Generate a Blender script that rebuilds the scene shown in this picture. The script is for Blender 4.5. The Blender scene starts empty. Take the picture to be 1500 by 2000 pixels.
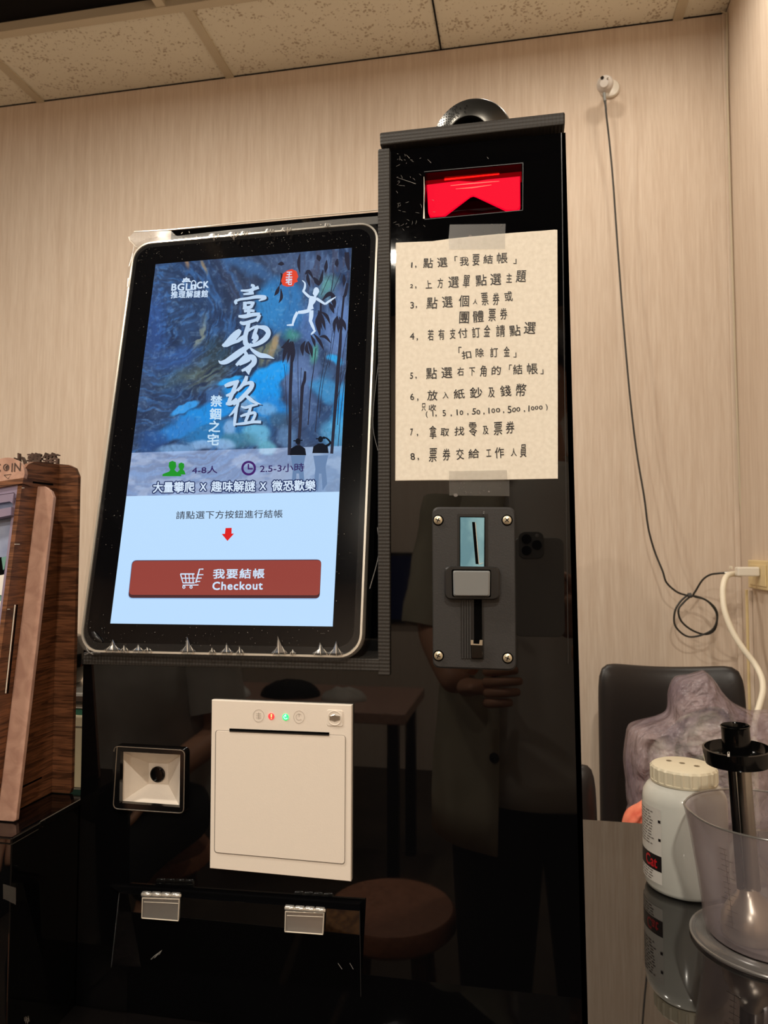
import bpy, bmesh, math, random
import numpy as np
from mathutils import Vector, Matrix, noise as mnoise
PI = math.pi
rnd = random.Random(7)
scene = bpy.context.scene
col = scene.collection

# ------------------------------------------------------------------ camera
YAW, PITCH, ROLL, FPX = 0.19082436, 0.05217831, -0.0002312, 1440.0
CAM = Vector((0.0731629, -0.577981, 1.2311433))
OFF = 1.1393666                      # height of the coin slot plate foot above the floor
cy_, sy_, cp_, sp_ = math.cos(YAW), math.sin(YAW), math.cos(PITCH), math.sin(PITCH)
FWD = Vector((-sy_*cp_, cy_*cp_, sp_)); RGT = Vector((cy_, sy_, 0)); UPV = RGT.cross(FWD)
c_, s_ = math.cos(ROLL), math.sin(ROLL)
RGT, UPV = c_*RGT + s_*UPV, -s_*RGT + c_*UPV
cd = bpy.data.cameras.new('camera'); cam = bpy.data.objects.new('camera', cd); col.objects.link(cam)
cam.matrix_world = Matrix(((RGT.x, UPV.x, -FWD.x, CAM.x), (RGT.y, UPV.y, -FWD.y, CAM.y), (RGT.z, UPV.z, -FWD.z, CAM.z), (0, 0, 0, 1)))
cd.sensor_fit = 'VERTICAL'; cd.sensor_height = 36.0; cd.sensor_width = 27.0; cd.lens = FPX/2000*36
cd.clip_start = 0.005
cd.dof.use_dof = True; cd.dof.focus_distance = 0.64; cd.dof.aperture_fstop = 16
scene.camera = cam

# ------------------------------------------------------------------ world, exposure, lamps
scene.view_settings.view_transform = 'Standard'; scene.view_settings.look = 'None'
scene.view_settings.gamma = 1.0; scene.view_settings.exposure = 0.0
scene.view_settings.use_curve_mapping = False
w = bpy.data.worlds.new('world'); scene.world = w; w.use_nodes = True
w.node_tree.nodes['Background'].inputs[0].default_value = (0.9, 0.75, 0.58, 1)
w.node_tree.nodes['Background'].inputs[1].default_value = 0.05
WARM = (1.0, 0.91, 0.78)
CEIL = 2.575
LAMPS = [(0.36, 0.93, 1.5), (0.08, 0.80, 3.0), (-0.75, 0.50, 10.0), (-0.49, -2.6, 34.0), (0.2, -1.3, 24.0), (-1.6, -0.6, 22.0), (-0.75, -0.45, 11.0)]

def lamp_light(x, y, power):
    l = bpy.data.lights.new('downlight_lamp', 'AREA'); l.shape = 'DISK'; l.size = 0.09; l.energy = power; l.color = WARM
    o = bpy.data.objects.new('downlight_lamp', l); col.objects.link(o); o.location = (x, y, CEIL - 0.036)
    return o

# ------------------------------------------------------------------ helpers: pixels to points on real planes
def ray(u, v): return FWD + (u-750)/FPX*RGT - (v-1000)/FPX*UPV
class Plane:
    def __init__(s, p, n): s.p = Vector(p); s.n = Vector(n).normalized()
    def hit(s, u, v, e=0.0):
        d = ray(u, v); t = ((s.p + s.n*e - CAM).dot(s.n))/d.dot(s.n); return CAM + d*t
def PY(y): return Plane((0, y, 0), (0, -1, 0))
def PX(x): return Plane((x, 0, 0), (1, 0, 0))
def PZ(z): return Plane((0, 0, z), (0, 0, 1))

def lin(c):
    c = c/255.0
    return c/12.92 if c <= 0.04045 else ((c+0.055)/1.055)**2.4
def C(r, g, b): return (lin(r), lin(g), lin(b), 1.0)

# ------------------------------------------------------------------ materials
def mat(name, base=(0.5, 0.5, 0.5, 1), rough=0.5, metal=0.0, spec=0.5, emis=None, estr=0.0, trans=0.0, ior=1.45, alpha=1.0, coat=0.0, bump=None, vary=None, sheen=0.0):
    m = bpy.data.materials.new(name); m.use_nodes = True; nt = m.node_tree; b = nt.nodes['Principled BSDF']
    b.inputs['Base Color'].default_value = base; b.inputs['Roughness'].default_value = rough
    b.inputs['Metallic'].default_value = metal; b.inputs['Specular IOR Level'].default_value = spec
    b.inputs['IOR'].default_value = ior; b.inputs['Transmission Weight'].default_value = trans
    b.inputs['Alpha'].default_value = alpha; b.inputs['Coat Weight'].default_value = coat
    if emis: b.inputs['Emission Color'].default_value = emis; b.inputs['Emission Strength'].default_value = estr
    if bump or vary:
        tc = nt.nodes.new('ShaderNodeTexCoord')
    if bump:       # (scale vector, strength, distance)
        mp = nt.nodes.new('ShaderNodeMapping'); mp.inputs['Scale'].default_value = bump[0]
        nz = nt.nodes.new('ShaderNodeTexNoise'); nz.inputs['Scale'].default_value = 1.0; nz.inputs['Detail'].default_value = 3
        bp = nt.nodes.new('ShaderNodeBump'); bp.inputs['Strength'].default_value = bump[1]; bp.inputs['Distance'].default_value = bump[2]
        nt.links.new(tc.outputs['Object'], mp.inputs[0]); nt.links.new(mp.outputs[0], nz.inputs[0]); nt.links.new(nz.outputs[0], bp.inputs['Height']); nt.links.new(bp.outputs[0], b.inputs['Normal'])
    if vary:       # (scale vector, dark colour, light colour, contrast low, high)
        mp = nt.nodes.new('ShaderNodeMapping'); mp.inputs['Scale'].default_value = vary[0]
        nz = nt.nodes.new('ShaderNodeTexNoise'); nz.inputs['Scale'].default_value = 1.0; nz.inputs['Detail'].default_value = 4
        cr = nt.nodes.new('ShaderNodeValToRGB'); cr.color_ramp.elements[0].color = vary[1]; cr.color_ramp.elements[1].color = vary[2]
        cr.color_ramp.elements[0].position = vary[3]; cr.color_ramp.elements[1].position = vary[4]
        nt.links.new(tc.outputs['Object'], mp.inputs[0]); nt.links.new(mp.outputs[0], nz.inputs[0]); nt.links.new(nz.outputs[0], cr.inputs[0]); nt.links.new(cr.outputs[0], b.inputs['Base Color'])
    return m

def film_mat(name, gloss=0.25, tint=(0.9, 0.9, 0.9, 1), rough=0.1, haze=0.1):
    m = bpy.data.materials.new(name); m.use_nodes = True; nt = m.node_tree
    for n in list(nt.nodes): nt.nodes.remove(n)
    out = nt.nodes.new('ShaderNodeOutputMaterial'); tr = nt.nodes.new('ShaderNodeBsdfTransparent'); gl = nt.nodes.new('ShaderNodeBsdfGlossy'); df = nt.nodes.new('ShaderNodeBsdfDiffuse')
    gl.inputs['Roughness'].default_value = rough; tr.inputs[0].default_value = tint; df.inputs[0].default_value = (0.6, 0.58, 0.55, 1)
    m1 = nt.nodes.new('ShaderNodeMixShader'); m2 = nt.nodes.new('ShaderNodeMixShader'); m1.inputs[0].default_value = haze; m2.inputs[0].default_value = gloss
    nt.links.new(tr.outputs[0], m1.inputs[1]); nt.links.new(df.outputs[0], m1.inputs[2]); nt.links.new(m1.outputs[0], m2.inputs[1]); nt.links.new(gl.outputs[0], m2.inputs[2]); nt.links.new(m2.outputs[0], out.inputs[0])
    return m

def screen_mat(name, c, k=1.0, attr=False):
    m = mat(name, (0.002, 0.002, 0.002, 1), 0.06, spec=0.4, emis=c, estr=k)
    if attr:
        a = m.node_tree.nodes.new('ShaderNodeVertexColor'); a.layer_name = 'art'
        m.node_tree.links.new(a.outputs[0], m.node_tree.nodes['Principled BSDF'].inputs['Emission Color'])
    return m

def wallpaper():
    m = mat('striped_wallpaper', rough=0.75, spec=0.25); nt = m.node_tree; b = nt.nodes['Principled BSDF']
    tc = nt.nodes.new('ShaderNodeTexCoord')
    def nz(scale, det):
        mp = nt.nodes.new('ShaderNodeMapping'); mp.inputs['Scale'].default_value = scale
        n = nt.nodes.new('ShaderNodeTexNoise'); n.inputs['Scale'].default_value = 1; n.inputs['Detail'].default_value = det
        nt.links.new(tc.outputs['Object'], mp.inputs[0]); nt.links.new(mp.outputs[0], n.inputs[0]); return n
    a = nz((300, 300, 14), 5); d = nz((60, 60, 2.2), 3)
    mx = nt.nodes.new('ShaderNodeMath'); mx.operation = 'MULTIPLY_ADD'; mx.inputs[1].default_value = 0.55
    ml = nt.nodes.new('ShaderNodeMath'); ml.operation = 'MULTIPLY'; ml.inputs[1].default_value = 0.45
    nt.links.new(d.outputs[0], ml.inputs[0]); nt.links.new(a.outputs[0], mx.inputs[0]); nt.links.new(ml.outputs[0], mx.inputs[2])
    cr = nt.nodes.new('ShaderNodeValToRGB'); cr.color_ramp.elements[0].position = 0.34; cr.color_ramp.elements[1].position = 0.66
    cr.color_ramp.elements[0].color = C(201, 181, 162); cr.color_ramp.elements[1].color = C(219, 203, 186)
    nt.links.new(mx.outputs[0], cr.inputs[0]); nt.links.new(cr.outputs[0], b.inputs['Base Color'])
    bp = nt.nodes.new('ShaderNodeBump'); bp.inputs['Strength'].default_value = 0.22; bp.inputs['Distance'].default_value = 0.0006
    nt.links.new(a.outputs[0], bp.inputs['Height']); nt.links.new(bp.outputs[0], b.inputs['Normal'])
    return m

def tile_mat():
    m = mat('mineral_fibre_tile', rough=0.95, spec=0.1); nt = m.node_tree; b = nt.nodes['Principled BSDF']
    tc = nt.nodes.new('ShaderNodeTexCoord'); vo = nt.nodes.new('ShaderNodeTexVoronoi'); vo.inputs['Scale'].default_value = 110; vo.inputs['Randomness'].default_value = 1
    nz = nt.nodes.new('ShaderNodeTexNoise'); nz.inputs['Scale'].default_value = 30
    mn = nt.nodes.new('ShaderNodeTexNoise'); mn.inputs['Scale'].default_value = 160
    mxc = nt.nodes.new('ShaderNodeMix'); mxc.data_type = 'VECTOR'; mxc.inputs[0].default_value = 0.012
    nt.links.new(tc.outputs['Object'], mxc.inputs[4]); nt.links.new(mn.outputs['Color'], mxc.inputs[5]); nt.links.new(mxc.outputs[1], vo.inputs['Vector']); nt.links.new(tc.outputs['Object'], nz.inputs[0]); nt.links.new(tc.outputs['Object'], mn.inputs[0])
    th = nt.nodes.new('ShaderNodeMath'); th.operation = 'MULTIPLY_ADD'; th.inputs[1].default_value = 0.9; th.inputs[2].default_value = -0.20
    nt.links.new(nz.outputs[0], th.inputs[0])
    lt = nt.nodes.new('ShaderNodeMath'); lt.operation = 'LESS_THAN'; nt.links.new(vo.outputs['Distance'], lt.inputs[0]); nt.links.new(th.outputs[0], lt.inputs[1])
    mx = nt.nodes.new('ShaderNodeMix'); mx.data_type = 'RGBA'; mx.inputs[6].default_value = C(230, 224, 206); mx.inputs[7].default_value = C(186, 172, 150)
    nt.links.new(lt.outputs[0], mx.inputs[0]); nt.links.new(mx.outputs[2], b.inputs['Base Color'])
    bp = nt.nodes.new('ShaderNodeBump'); bp.invert = True; bp.inputs['Strength'].default_value = 0.6; bp.inputs['Distance'].default_value = 0.002
    nt.links.new(lt.outputs[0], bp.inputs['Height']); nt.links.new(bp.outputs[0], b.inputs['Normal'])
    return m

def wood_mat(name, dark, light, scale=(14, 14, 120), rough=0.45):
    m = mat(name, rough=rough, spec=0.35); nt = m.node_tree; b = nt.nodes['Principled BSDF']
    tc = nt.nodes.new('ShaderNodeTexCoord'); mp = nt.nodes.new('ShaderNodeMapping'); mp.inputs['Scale'].default_value = scale
    n = nt.nodes.new('ShaderNodeTexNoise'); n.inputs['Scale'].default_value = 1; n.inputs['Detail'].default_value = 6; n.inputs['Distortion'].default_value = 1.3
    cr = nt.nodes.new('ShaderNodeValToRGB'); e = cr.color_ramp.elements
    e[0].position = 0.36; e[0].color = dark; e[1].position = 0.62; e[1].color = light
    nt.links.new(tc.outputs['Object'], mp.inputs[0]); nt.links.new(mp.outputs[0], n.inputs[0]); nt.links.new(n.outputs[0], cr.inputs[0]); nt.links.new(cr.outputs[0], b.inputs['Base Color'])
    bp = nt.nodes.new('ShaderNodeBump'); bp.inputs['Strength'].default_value = 0.3; bp.inputs['Distance'].default_value = 0.0005
    nt.links.new(n.outputs[0], bp.inputs['Height']); nt.links.new(bp.outputs[0], b.inputs['Normal'])
    return m

def acrylic_mat():
    m = mat('black_acrylic', C(5, 5, 6), 0.03, spec=0.62); nt = m.node_tree; b = nt.nodes['Principled BSDF']
    tc = nt.nodes.new('ShaderNodeTexCoord'); n = nt.nodes.new('ShaderNodeTexNoise'); n.inputs['Scale'].default_value = 9; n.inputs['Detail'].default_value = 8; n.inputs['Roughness'].default_value = 0.75
    cr = nt.nodes.new('ShaderNodeValToRGB'); cr.color_ramp.elements[0].position = 0.45; cr.color_ramp.elements[0].color = (0.015, 0.015, 0.015, 1); cr.color_ramp.elements[1].position = 0.8; cr.color_ramp.elements[1].color = (0.05, 0.05, 0.05, 1)
    nt.links.new(tc.outputs['Object'], n.inputs[0]); nt.links.new(n.outputs[0], cr.inputs[0]); nt.links.new(cr.outputs[0], b.inputs['Roughness'])
    return m

def edge_mat():
    m = mat('ribbed_black_edging', C(46, 43, 40), 0.55, spec=0.4); nt = m.node_tree; b = nt.nodes['Principled BSDF']
    tc = nt.nodes.new('ShaderNodeTexCoord'); hs = []
    for d in ('X', 'Z'):
        wv = nt.nodes.new('ShaderNodeTexWave'); wv.bands_direction = d; wv.inputs['Scale'].default_value = 110
        nt.links.new(tc.outputs['Object'], wv.inputs[0]); hs.append(wv)
    ad = nt.nodes.new('ShaderNodeMath'); nt.links.new(hs[0].outputs['Fac'], ad.inputs[0]); nt.links.new(hs[1].outputs['Fac'], ad.inputs[1])
    bp = nt.nodes.new('ShaderNodeBump'); bp.inputs['Strength'].default_value = 0.5; bp.inputs['Distance'].default_value = 0.0004
    nt.links.new(ad.outputs[0], bp.inputs['Height']); nt.links.new(bp.outputs[0], b.inputs['Normal'])
    return m

M = {}
M['wallpaper'] = wallpaper(); M['tile'] = tile_mat(); M['acrylic'] = acrylic_mat(); M['edging'] = edge_mat()
M['tbar'] = mat('beige_grid_bar', C(196, 184, 160), 0.5)
M['dark_ceiling'] = mat('black_paint', C(22, 20, 20), 0.9, spec=0.1)
M['floor'] = mat('dark_vinyl_floor', C(70, 60, 52), 0.8, spec=.2, vary=((3, 3, 3), C(55, 47, 40), C(85, 73, 62), 0.3, 0.7))
M['table'] = mat('dark_glass_top', C(16, 14, 14), 0.015, spec=0.85, ior=1.65)
M['black'] = mat('matt_black', C(14, 14, 15), 0.5)
M['void'] = mat('unlit_black', C(3, 3, 3), 0.9, spec=0.05)
M['glossy_black'] = mat('glossy_black_plastic', C(8, 8, 9), 0.12)
M['plate'] = mat('textured_charcoal_plastic', C(44, 43, 43), 0.55, bump=((900, 900, 900), 0.35, 0.0004))
M['charcoal'] = mat('smooth_charcoal_plastic', C(30, 29, 29), 0.35)
M['grey_button'] = mat('grey_button_plastic', C(118, 120, 120), 0.2, spec=0.5)
M['steel'] = mat('steel', C(190, 185, 176), 0.3, metal=1.0)
M['brass_steel'] = mat('zinc_plated_steel', C(205, 195, 170), 0.35, metal=0.8)
M['chrome'] = mat('chrome', C(225, 225, 225), 0.1, metal=1.0)
M['gun'] = mat('gunmetal', C(74, 72, 68), 0.32, metal=0.85)
M['blue_metal'] = mat('blue_filmed_metal', C(128, 172, 190), 0.4, metal=0.15, vary=((60, 60, 40), C(96, 145, 168), C(140, 188, 205), 0.35, 0.65))
M['printer_white'] = mat('cream_abs_plastic', C(222, 212, 200), 0.5, spec=0.35, bump=((1200, 1200, 1200), 0.15, 0.0003))
M['printer_grey'] = mat('cream_shadow_gap', C(120, 112, 104), 0.7)
M['paper'] = mat('white_note_paper', C(226, 219, 206), 0.8, spec=0.15, bump=((500, 500, 500), 0.15, 0.0002), vary=((300, 300, 300), C(218, 211, 197), C(230, 224, 211), 0.3, 0.7))
M['ink'] = mat('black_ballpoint_ink', C(30, 28, 30), 0.5)
M['tape'] = film_mat('clear_sticky_tape', 0.02, (0.93, 0.93, 0.93, 1), 0.3, 0.045)
M['wood'] = wood_mat('dark_walnut_laminate', C(66, 40, 25), C(118, 76, 50), (25, 25, 300))
M['wood_dark'] = wood_mat('dark_cut_edge', C(60, 45, 38), C(86, 66, 58))
M['pinkwood'] = wood_mat('pale_rosy_board', C(158, 122, 106), C(176, 140, 122), (60, 60, 60), 0.35)
M['lilac'] = mat('brushed_lilac_plate', C(150, 138, 160), 0.35, metal=0.5, vary=((6, 6, 5), C(130, 125, 160), C(165, 150, 170), 0.3, 0.7))
M['leather'] = mat('black_leather', C(36, 32, 31), 0.38, bump=((160, 160, 160), 0.12, 0.001))
M['white_plastic'] = mat('white_plastic', C(225, 218, 205), 0.3)
M['jar'] = mat('white_jar_plastic', C(214, 214, 206), 0.15, spec=0.6, coat=0.3)
M['cap'] = mat('cream_cap_plastic', C(226, 216, 190), 0.4)
M['emboss'] = mat('embossed_cream_line', C(184, 172, 160), 0.6)
M['rim_silver'] = mat('pale_silver_rim', C(214, 208, 196), 0.25, metal=0.5)
M['label'] = mat('printed_label_paper', C(214, 210, 203), 0.4)
M['label_black'] = mat('label_black_print', C(22, 16, 18), 0.4)
M['label_red'] = mat('label_red_print', C(190, 25, 35), 0.4)
M['outlet'] = mat('aged_ivory_plastic', C(222, 200, 150), 0.4)
M['cable_black'] = mat('black_rubber_cable', C(40, 38, 34), 0.45)
M['cable_white'] = mat('white_cable', C(235, 226, 205), 0.4)
M['skin'] = mat('skin', C(205, 150, 118), 0.5)
M['tee'] = mat('off_white_cotton', C(185, 178, 168), 0.9, vary=((8, 8, 8), C(160, 152, 142), C(200, 192, 182), 0.3, 0.7))
M['shirt'] = mat('beige_linen', C(196, 186, 160), 0.9, vary=((10, 10, 6), C(170, 160, 135), C(210, 200, 175), 0.3, 0.7))
M['hair'] = mat('black_hair', C(18, 15, 14), 0.5, bump=((200, 200, 30), 0.4, 0.002))
M['trousers'] = mat('black_cloth', C(10, 10, 11), 0.9)
M['led_red'] = mat('red_led', C(255, 60, 60), 0.4, emis=C(255, 50, 55), estr=1.3)
M['led_green'] = mat('green_led', C(60, 255, 120), 0.4, emis=C(30, 245, 110), estr=1.3)
M['glow_red'] = mat('lit_red_acrylic', C(60, 0, 2), 0.5, spec=.05, emis=C(252, 6, 46), estr=0.95)
M['dim_red'] = mat('dim_red_acrylic', C(110, 4, 10), 0.15, emis=C(165, 0, 14), estr=0.35)
M['hot_red'] = mat('red_streak_glow', C(255, 40, 40), 0.3, emis=C(255, 20, 16), estr=1.6)
M['film'] = film_mat('clear_wrapping_film', 0.03, (0.97, 0.97, 0.97, 1), 0.12, 0.015)
M['fold'] = film_mat('wrinkled_film', 0.30, (0.9, 0.9, 0.9, 1), 0.22, 0.12)
M['acry_clear'] = film_mat('clear_acrylic_hinge', 0.30, (0.8, 0.8, 0.78, 1), 0.25, 0.25)
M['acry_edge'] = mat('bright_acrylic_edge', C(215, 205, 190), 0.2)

# ------------------------------------------------------------------ objects
ROOT = {}
def link(o): col.objects.link(o); return o
def thing(name, label, cat, loc=(0, 0, 0), group=None, R=None):
    o = link(bpy.data.objects.new(name, None)); m = Matrix.Translation(Vector(loc))
    if R is not None: m = m @ R
    o.matrix_world = m; ROOT[o] = m; o['label'] = label; o['category'] = cat; o.empty_display_size = 0.05
    if group: o['group'] = group
    return o
def struct(o): o['kind'] = 'structure'; return o
def tag(o, label, cat, group=None):
    o['label'] = label; o['category'] = cat
    if group: o['group'] = group
    return o
class MB:
    """collects geometry given in world coordinates"""
    def __init__(s): s.v = []; s.f = []
    def add(s, vs, fs):
        k = len(s.v); s.v += [Vector(v) for v in vs]; s.f += [tuple(i+k for i in f) for f in fs]; return s
    def box(s, x0, x1, y0, y1, z0, z1):
        return s.add([(x0, y0, z0), (x1, y0, z0), (x1, y1, z0), (x0, y1, z0), (x0, y0, z1), (x1, y0, z1), (x1, y1, z1), (x0, y1, z1)],
                     [(0, 3, 2, 1), (4, 5, 6, 7), (0, 1, 5, 4), (1, 2, 6, 5), (2, 3, 7, 6), (3, 0, 4, 7)])
    def prism(s, front, vec):
        """front: loop of points; extruded by vec"""
        n = len(front); vec = Vector(vec); fr = [Vector(p) for p in front]
        fs = [tuple(range(n)), tuple(reversed(range(n, 2*n)))] + [(i, (i+1) % n, (i+1) % n + n, i+n) for i in range(n)]
        return s.add(fr + [p+vec for p in fr], fs)
    def bevprism(s, front, vec, b):
        """prism whose front loop is inset by b (chamfer)"""
        fr = [Vector(p) for p in front]; n = len(fr); vec = Vector(vec); c = sum(fr, Vector())/n; nn = vec.normalized()
        ins = [p + (c-p).normalized()*b*1.2 for p in fr]
        a = [p + nn*b for p in fr]; z = [p + vec for p in fr]
        fs = [tuple(range(n))]
        for k in (0, 1):
            fs += [(k*n+i, k*n+(i+1) % n, (k+1)*n+(i+1) % n, (k+1)*n+i) for i in range(n)]
        fs.append(tuple(reversed(range(2*n, 3*n))))
        return s.add(ins+a+z, fs)
    def tube(s, pts, r, seg=10, closed=False):
        pts = [Vector(p) for p in pts]; n = len(pts); rs = r if isinstance(r, (list, tuple)) else [r]*n
        vs = []; fs = []; up = None
        for i, p in enumerate(pts):
            t = (pts[min(i+1, n-1)]-pts[max(i-1, 0)]).normalized()
            if up is None: up = t.orthogonal().normalized()
            up = (up - t*up.dot(t)); up = up.normalized() if up.length > 1e-6 else t.orthogonal().normalized()
            bt = t.cross(up)
            for k in range(seg):
                a = 2*PI*k/seg; vs.append(p + (up*math.cos(a)+bt*math.sin(a))*rs[i])
        for i in range(n-1):
            for k in range(seg):
                fs.append((i*seg+k, i*seg+(k+1) % seg, (i+1)*seg+(k+1) % seg, (i+1)*seg+k))
        fs.append(tuple(reversed(range(seg)))); fs.append(tuple((n-1)*seg+k for k in range(seg)))
        return s.add(vs, fs)
    def lathe(s, prof, o, axis=(0, 0, 1), seg=48, a0=0.0, a1=2*PI, caps=True, rib=None):
        o = Vector(o); ax = Vector(axis).normalized(); e1 = Vector((1, 0, 0)); e1 = (e1-ax*e1.dot(ax))
        e1 = e1.normalized() if e1.length > 1e-4 else ax.orthogonal().normalized(); e2 = ax.cross(e1)
        full = abs(a1-a0-2*PI) < 1e-6; m = seg if full else seg+1; vs = []; fs = []
        for (r, h) in prof:
            for k in range(m):
                a = a0+(a1-a0)*k/seg; rr = r*(1+(rib(a, h) if rib else 0)); vs.append(o+ax*h+(e1*math.cos(a)+e2*math.sin(a))*rr)
        for i in range(len(prof)-1):
            for k in range(seg):
                k2 = (k+1) % m; fs.append((i*m+k, i*m+k2, (i+1)*m+k2, (i+1)*m+k))
        if caps and full:
            if prof[0][0] > 1e-5: fs.append(tuple(reversed(range(m))))
            if prof[-1][0] > 1e-5: fs.append(tuple((len(prof)-1)*m+k for k in range(m)))
        return s.add(vs, fs)
    def build(s, name, m, parent=None, smooth=False, bevel=0.0, root=None, angle=40, origin=None):
        me = bpy.data.meshes.new(name)
        T = ROOT[parent].inverted() if parent is not None else (Matrix.Translation(-Vector(origin)) if origin is not None else Matrix())
        me.from_pydata([T @ v for v in s.v], [], s.f); me.validate()
        bm = bmesh.new(); bm.from_mesh(me); bmesh.ops.remove_doubles(bm, verts=bm.verts, dist=1e-7); bmesh.ops.recalc_face_normals(bm, faces=bm.faces); bm.to_mesh(me); bm.free()
        me.materials.append(m if not isinstance(m, str) else M[m])
        o = link(bpy.data.objects.new(name, me))
        if parent is not None: o.parent = parent; ROOT[o] = ROOT[parent]
        else: ROOT[o] = Matrix.Translation(Vector(origin)) if origin is not None else Matrix(); o.matrix_world = ROOT[o]
        if smooth:
            me.polygons.foreach_set('use_smooth', [True]*len(me.polygons))
            try: me.set_sharp_from_angle(angle=math.radians(angle))
            except Exception: pass
        if bevel:
            b = o.modifiers.new('bevel', 'BEVEL'); b.width = bevel; b.segments = 2; b.limit_method = 'ANGLE'
        return o

def rrect(x0, x1, y0, y1, r, seg=5):
    """rounded rectangle loop in 2D"""
    pts = []
    for cx, cy, a in ((x1-r, y1-r, 0), (x0+r, y1-r, 90), (x0+r, y0+r, 180), (x1-r, y0+r, 270)):
        for k in range(seg+1):
            t = math.radians(a+90*k/seg); pts.append((cx+r*math.cos(t), cy+r*math.sin(t)))
    return pts
def rquad(q, r, seg=5):
    """px quad TL,TR,BR,BL with corners rounded by about r"""
    pts = []; n = len(q)
    for i in range(n):
        p = Vector(q[i]).to_2d(); a = Vector(q[i-1]).to_2d(); b = Vector(q[(i+1) % n]).to_2d()
        da = (a-p).normalized()*r; db = (b-p).normalized()*r
        for k in range(seg+1):
            t = k/seg; pts.append(tuple((p+da)*(1-t)**2+p*2*t*(1-t)+(p+db)*t*t))
    return pts
def hits(pl, px, e=0.0): return [pl.hit(u, v, e) for u, v in px]

def catmull(pts, n=8):
    out = []; P = [Vector(p) for p in pts]
    for i in range(len(P)-1):
        p0, p1, p2, p3 = P[max(i-1, 0)], P[i], P[i+1], P[min(i+2, len(P)-1)]
        for k in range(n):
            t = k/n
            out.append(0.5*((2*p1)+(p2-p0)*t+(2*p0-5*p1+4*p2-p3)*t*t+(3*p1-p0-3*p2+p3)*t**3))
    out.append(P[-1]); return out

def stroke_px(mb, pl, pts, e, smooth=True, n=5):
    """brush stroke: pts (u, v, width px) laid on plane pl"""
    P = catmull([(a, b, c) for a, b, c in pts], n) if smooth and len(pts) > 2 else [Vector(p) for p in pts]
    L = []; R = []
    for i, p in enumerate(P):
        d = (P[min(i+1, len(P)-1)]-P[max(i-1, 0)]); d = Vector((d.x, d.y)); d = d.normalized() if d.length > 1e-6 else Vector((1, 0))
        nn = Vector((-d.y, d.x))*max(p.z, 0.2)/2
        L.append((p.x+nn.x, p.y+nn.y)); R.append((p.x-nn.x, p.y-nn.y))
    k = len(P); vs = hits(pl, L+R, e); mb.add(vs, [(i, i+1, k+i+1, k+i) for i in range(k-1)])

_tc = {}
def glyphs(s, off=0.0, space=1.0, shear=0.0):
    key = (s, off, space, shear)
    if key in _tc: return _tc[key]
    cu = bpy.data.curves.new('lettering_source', 'FONT'); cu.body = s; cu.offset = off; cu.space_character = space; cu.shear = shear; cu.resolution_u = 3; cu.size = 1
    o = bpy.data.objects.new('lettering_source', cu); col.objects.link(o)
    dg = bpy.context.evaluated_depsgraph_get(); me = bpy.data.meshes.new_from_object(o.evaluated_get(dg))
    vs = [v.co.copy() for v in me.vertices]; fs = [tuple(p.vertices) for p in me.polygons]
    bpy.data.objects.remove(o); bpy.data.curves.remove(cu); bpy.data.meshes.remove(me)
    _tc[key] = (vs, fs); return _tc[key]
def text_px(mb, s, pl, quad, e, off=0.0, space=1.0, shear=0.0, thick=0.0, bold=0.0, ring=0):
    """fit the text's bounds to a px quad (TL,TR,BR,BL) on a plane; bold thickens the strokes by shifted copies"""
    if bold:
        n_ = ring or 4
        for k in range(n_):
            a = 2*PI*(k+.5)/n_; dx, dy = bold*math.cos(a), bold*math.sin(a)
            text_px(mb, s, pl, [(q[0]+dx, q[1]+dy) for q in quad], e+k*4e-6, 0.0, space, shear)
        return
    vs, fs = glyphs(s, off, space, shear)
    if not vs: return
    x0 = min(v.x for v in vs); x1 = max(v.x for v in vs); y0 = min(v.y for v in vs); y1 = max(v.y for v in vs)
    TL, TR, BR, BL = [Vector(q) for q in quad]; px = []
    for v in vs:
        a = (v.x-x0)/max(x1-x0, 1e-6); b = (v.y-y0)/max(y1-y0, 1e-6)
        px.append(tuple((BL*(1-a)+BR*a)*(1-b)+(TL*(1-a)+TR*a)*b))
    mb.add(hits(pl, px, e), fs)
    if thick:
        k = len(vs); ed = {}
        for f in fs:
            for i in range(len(f)):
                a, b = f[i], f[(i+1) % len(f)]; ed[(a, b)] = 1
        fr = hits(pl, px, e); bk = [p-pl.n*thick for p in fr]
        mb.add(fr+bk, [(a, b, b+k, a+k) for (a, b) in ed if (b, a) not in ed])
        mb.add(bk, [tuple(reversed(f)) for f in fs])
def R4(x0, x1, y0, y1, dy=0.0): return [(x0, y0), (x1, y0+dy), (x1, y1+dy), (x0, y1)]

# ================================================================== the room
WY = 1.335; WX = 0.578; WL = -2.6; WF = -3.6
f = struct(MB().box(WL-.1, WX+.1, WF-.1, WY+.1, -0.05, 0).build('floor', 'floor'))
wb = struct(MB().box(WL-.1, WX+.1, WY, WY+.1, 0, CEIL+.3).build('wall_back', 'wallpaper'))
wr = struct(MB().box(WX, WX+.1, WF-.1, WY, 0, CEIL+.3).build('wall_right', 'wallpaper'))
wl = struct(MB().box(WL-.1, WL, WF-.1, WY, 0, CEIL+.3).build('wall_left', 'wallpaper'))
wf = struct(MB().box(WL, WX, WF-.1, WF, 0, CEIL+.3).build('wall_front', 'wallpaper'))
trb = struct(MB().box(WX-.012, WX, WY-.012, WY, 0.1, CEIL-.004).build('trim_1', 'wallpaper', bevel=.002))
struct(MB().box(WL, WX-.012, WY-.012, WY, 0, 0.1).build('baseboard_back', 'tbar', bevel=.003))
struct(MB().box(WX-.012, WX, WF, WY-.012, 0, 0.1).build('baseboard_right', 'tbar', bevel=.003))
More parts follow.
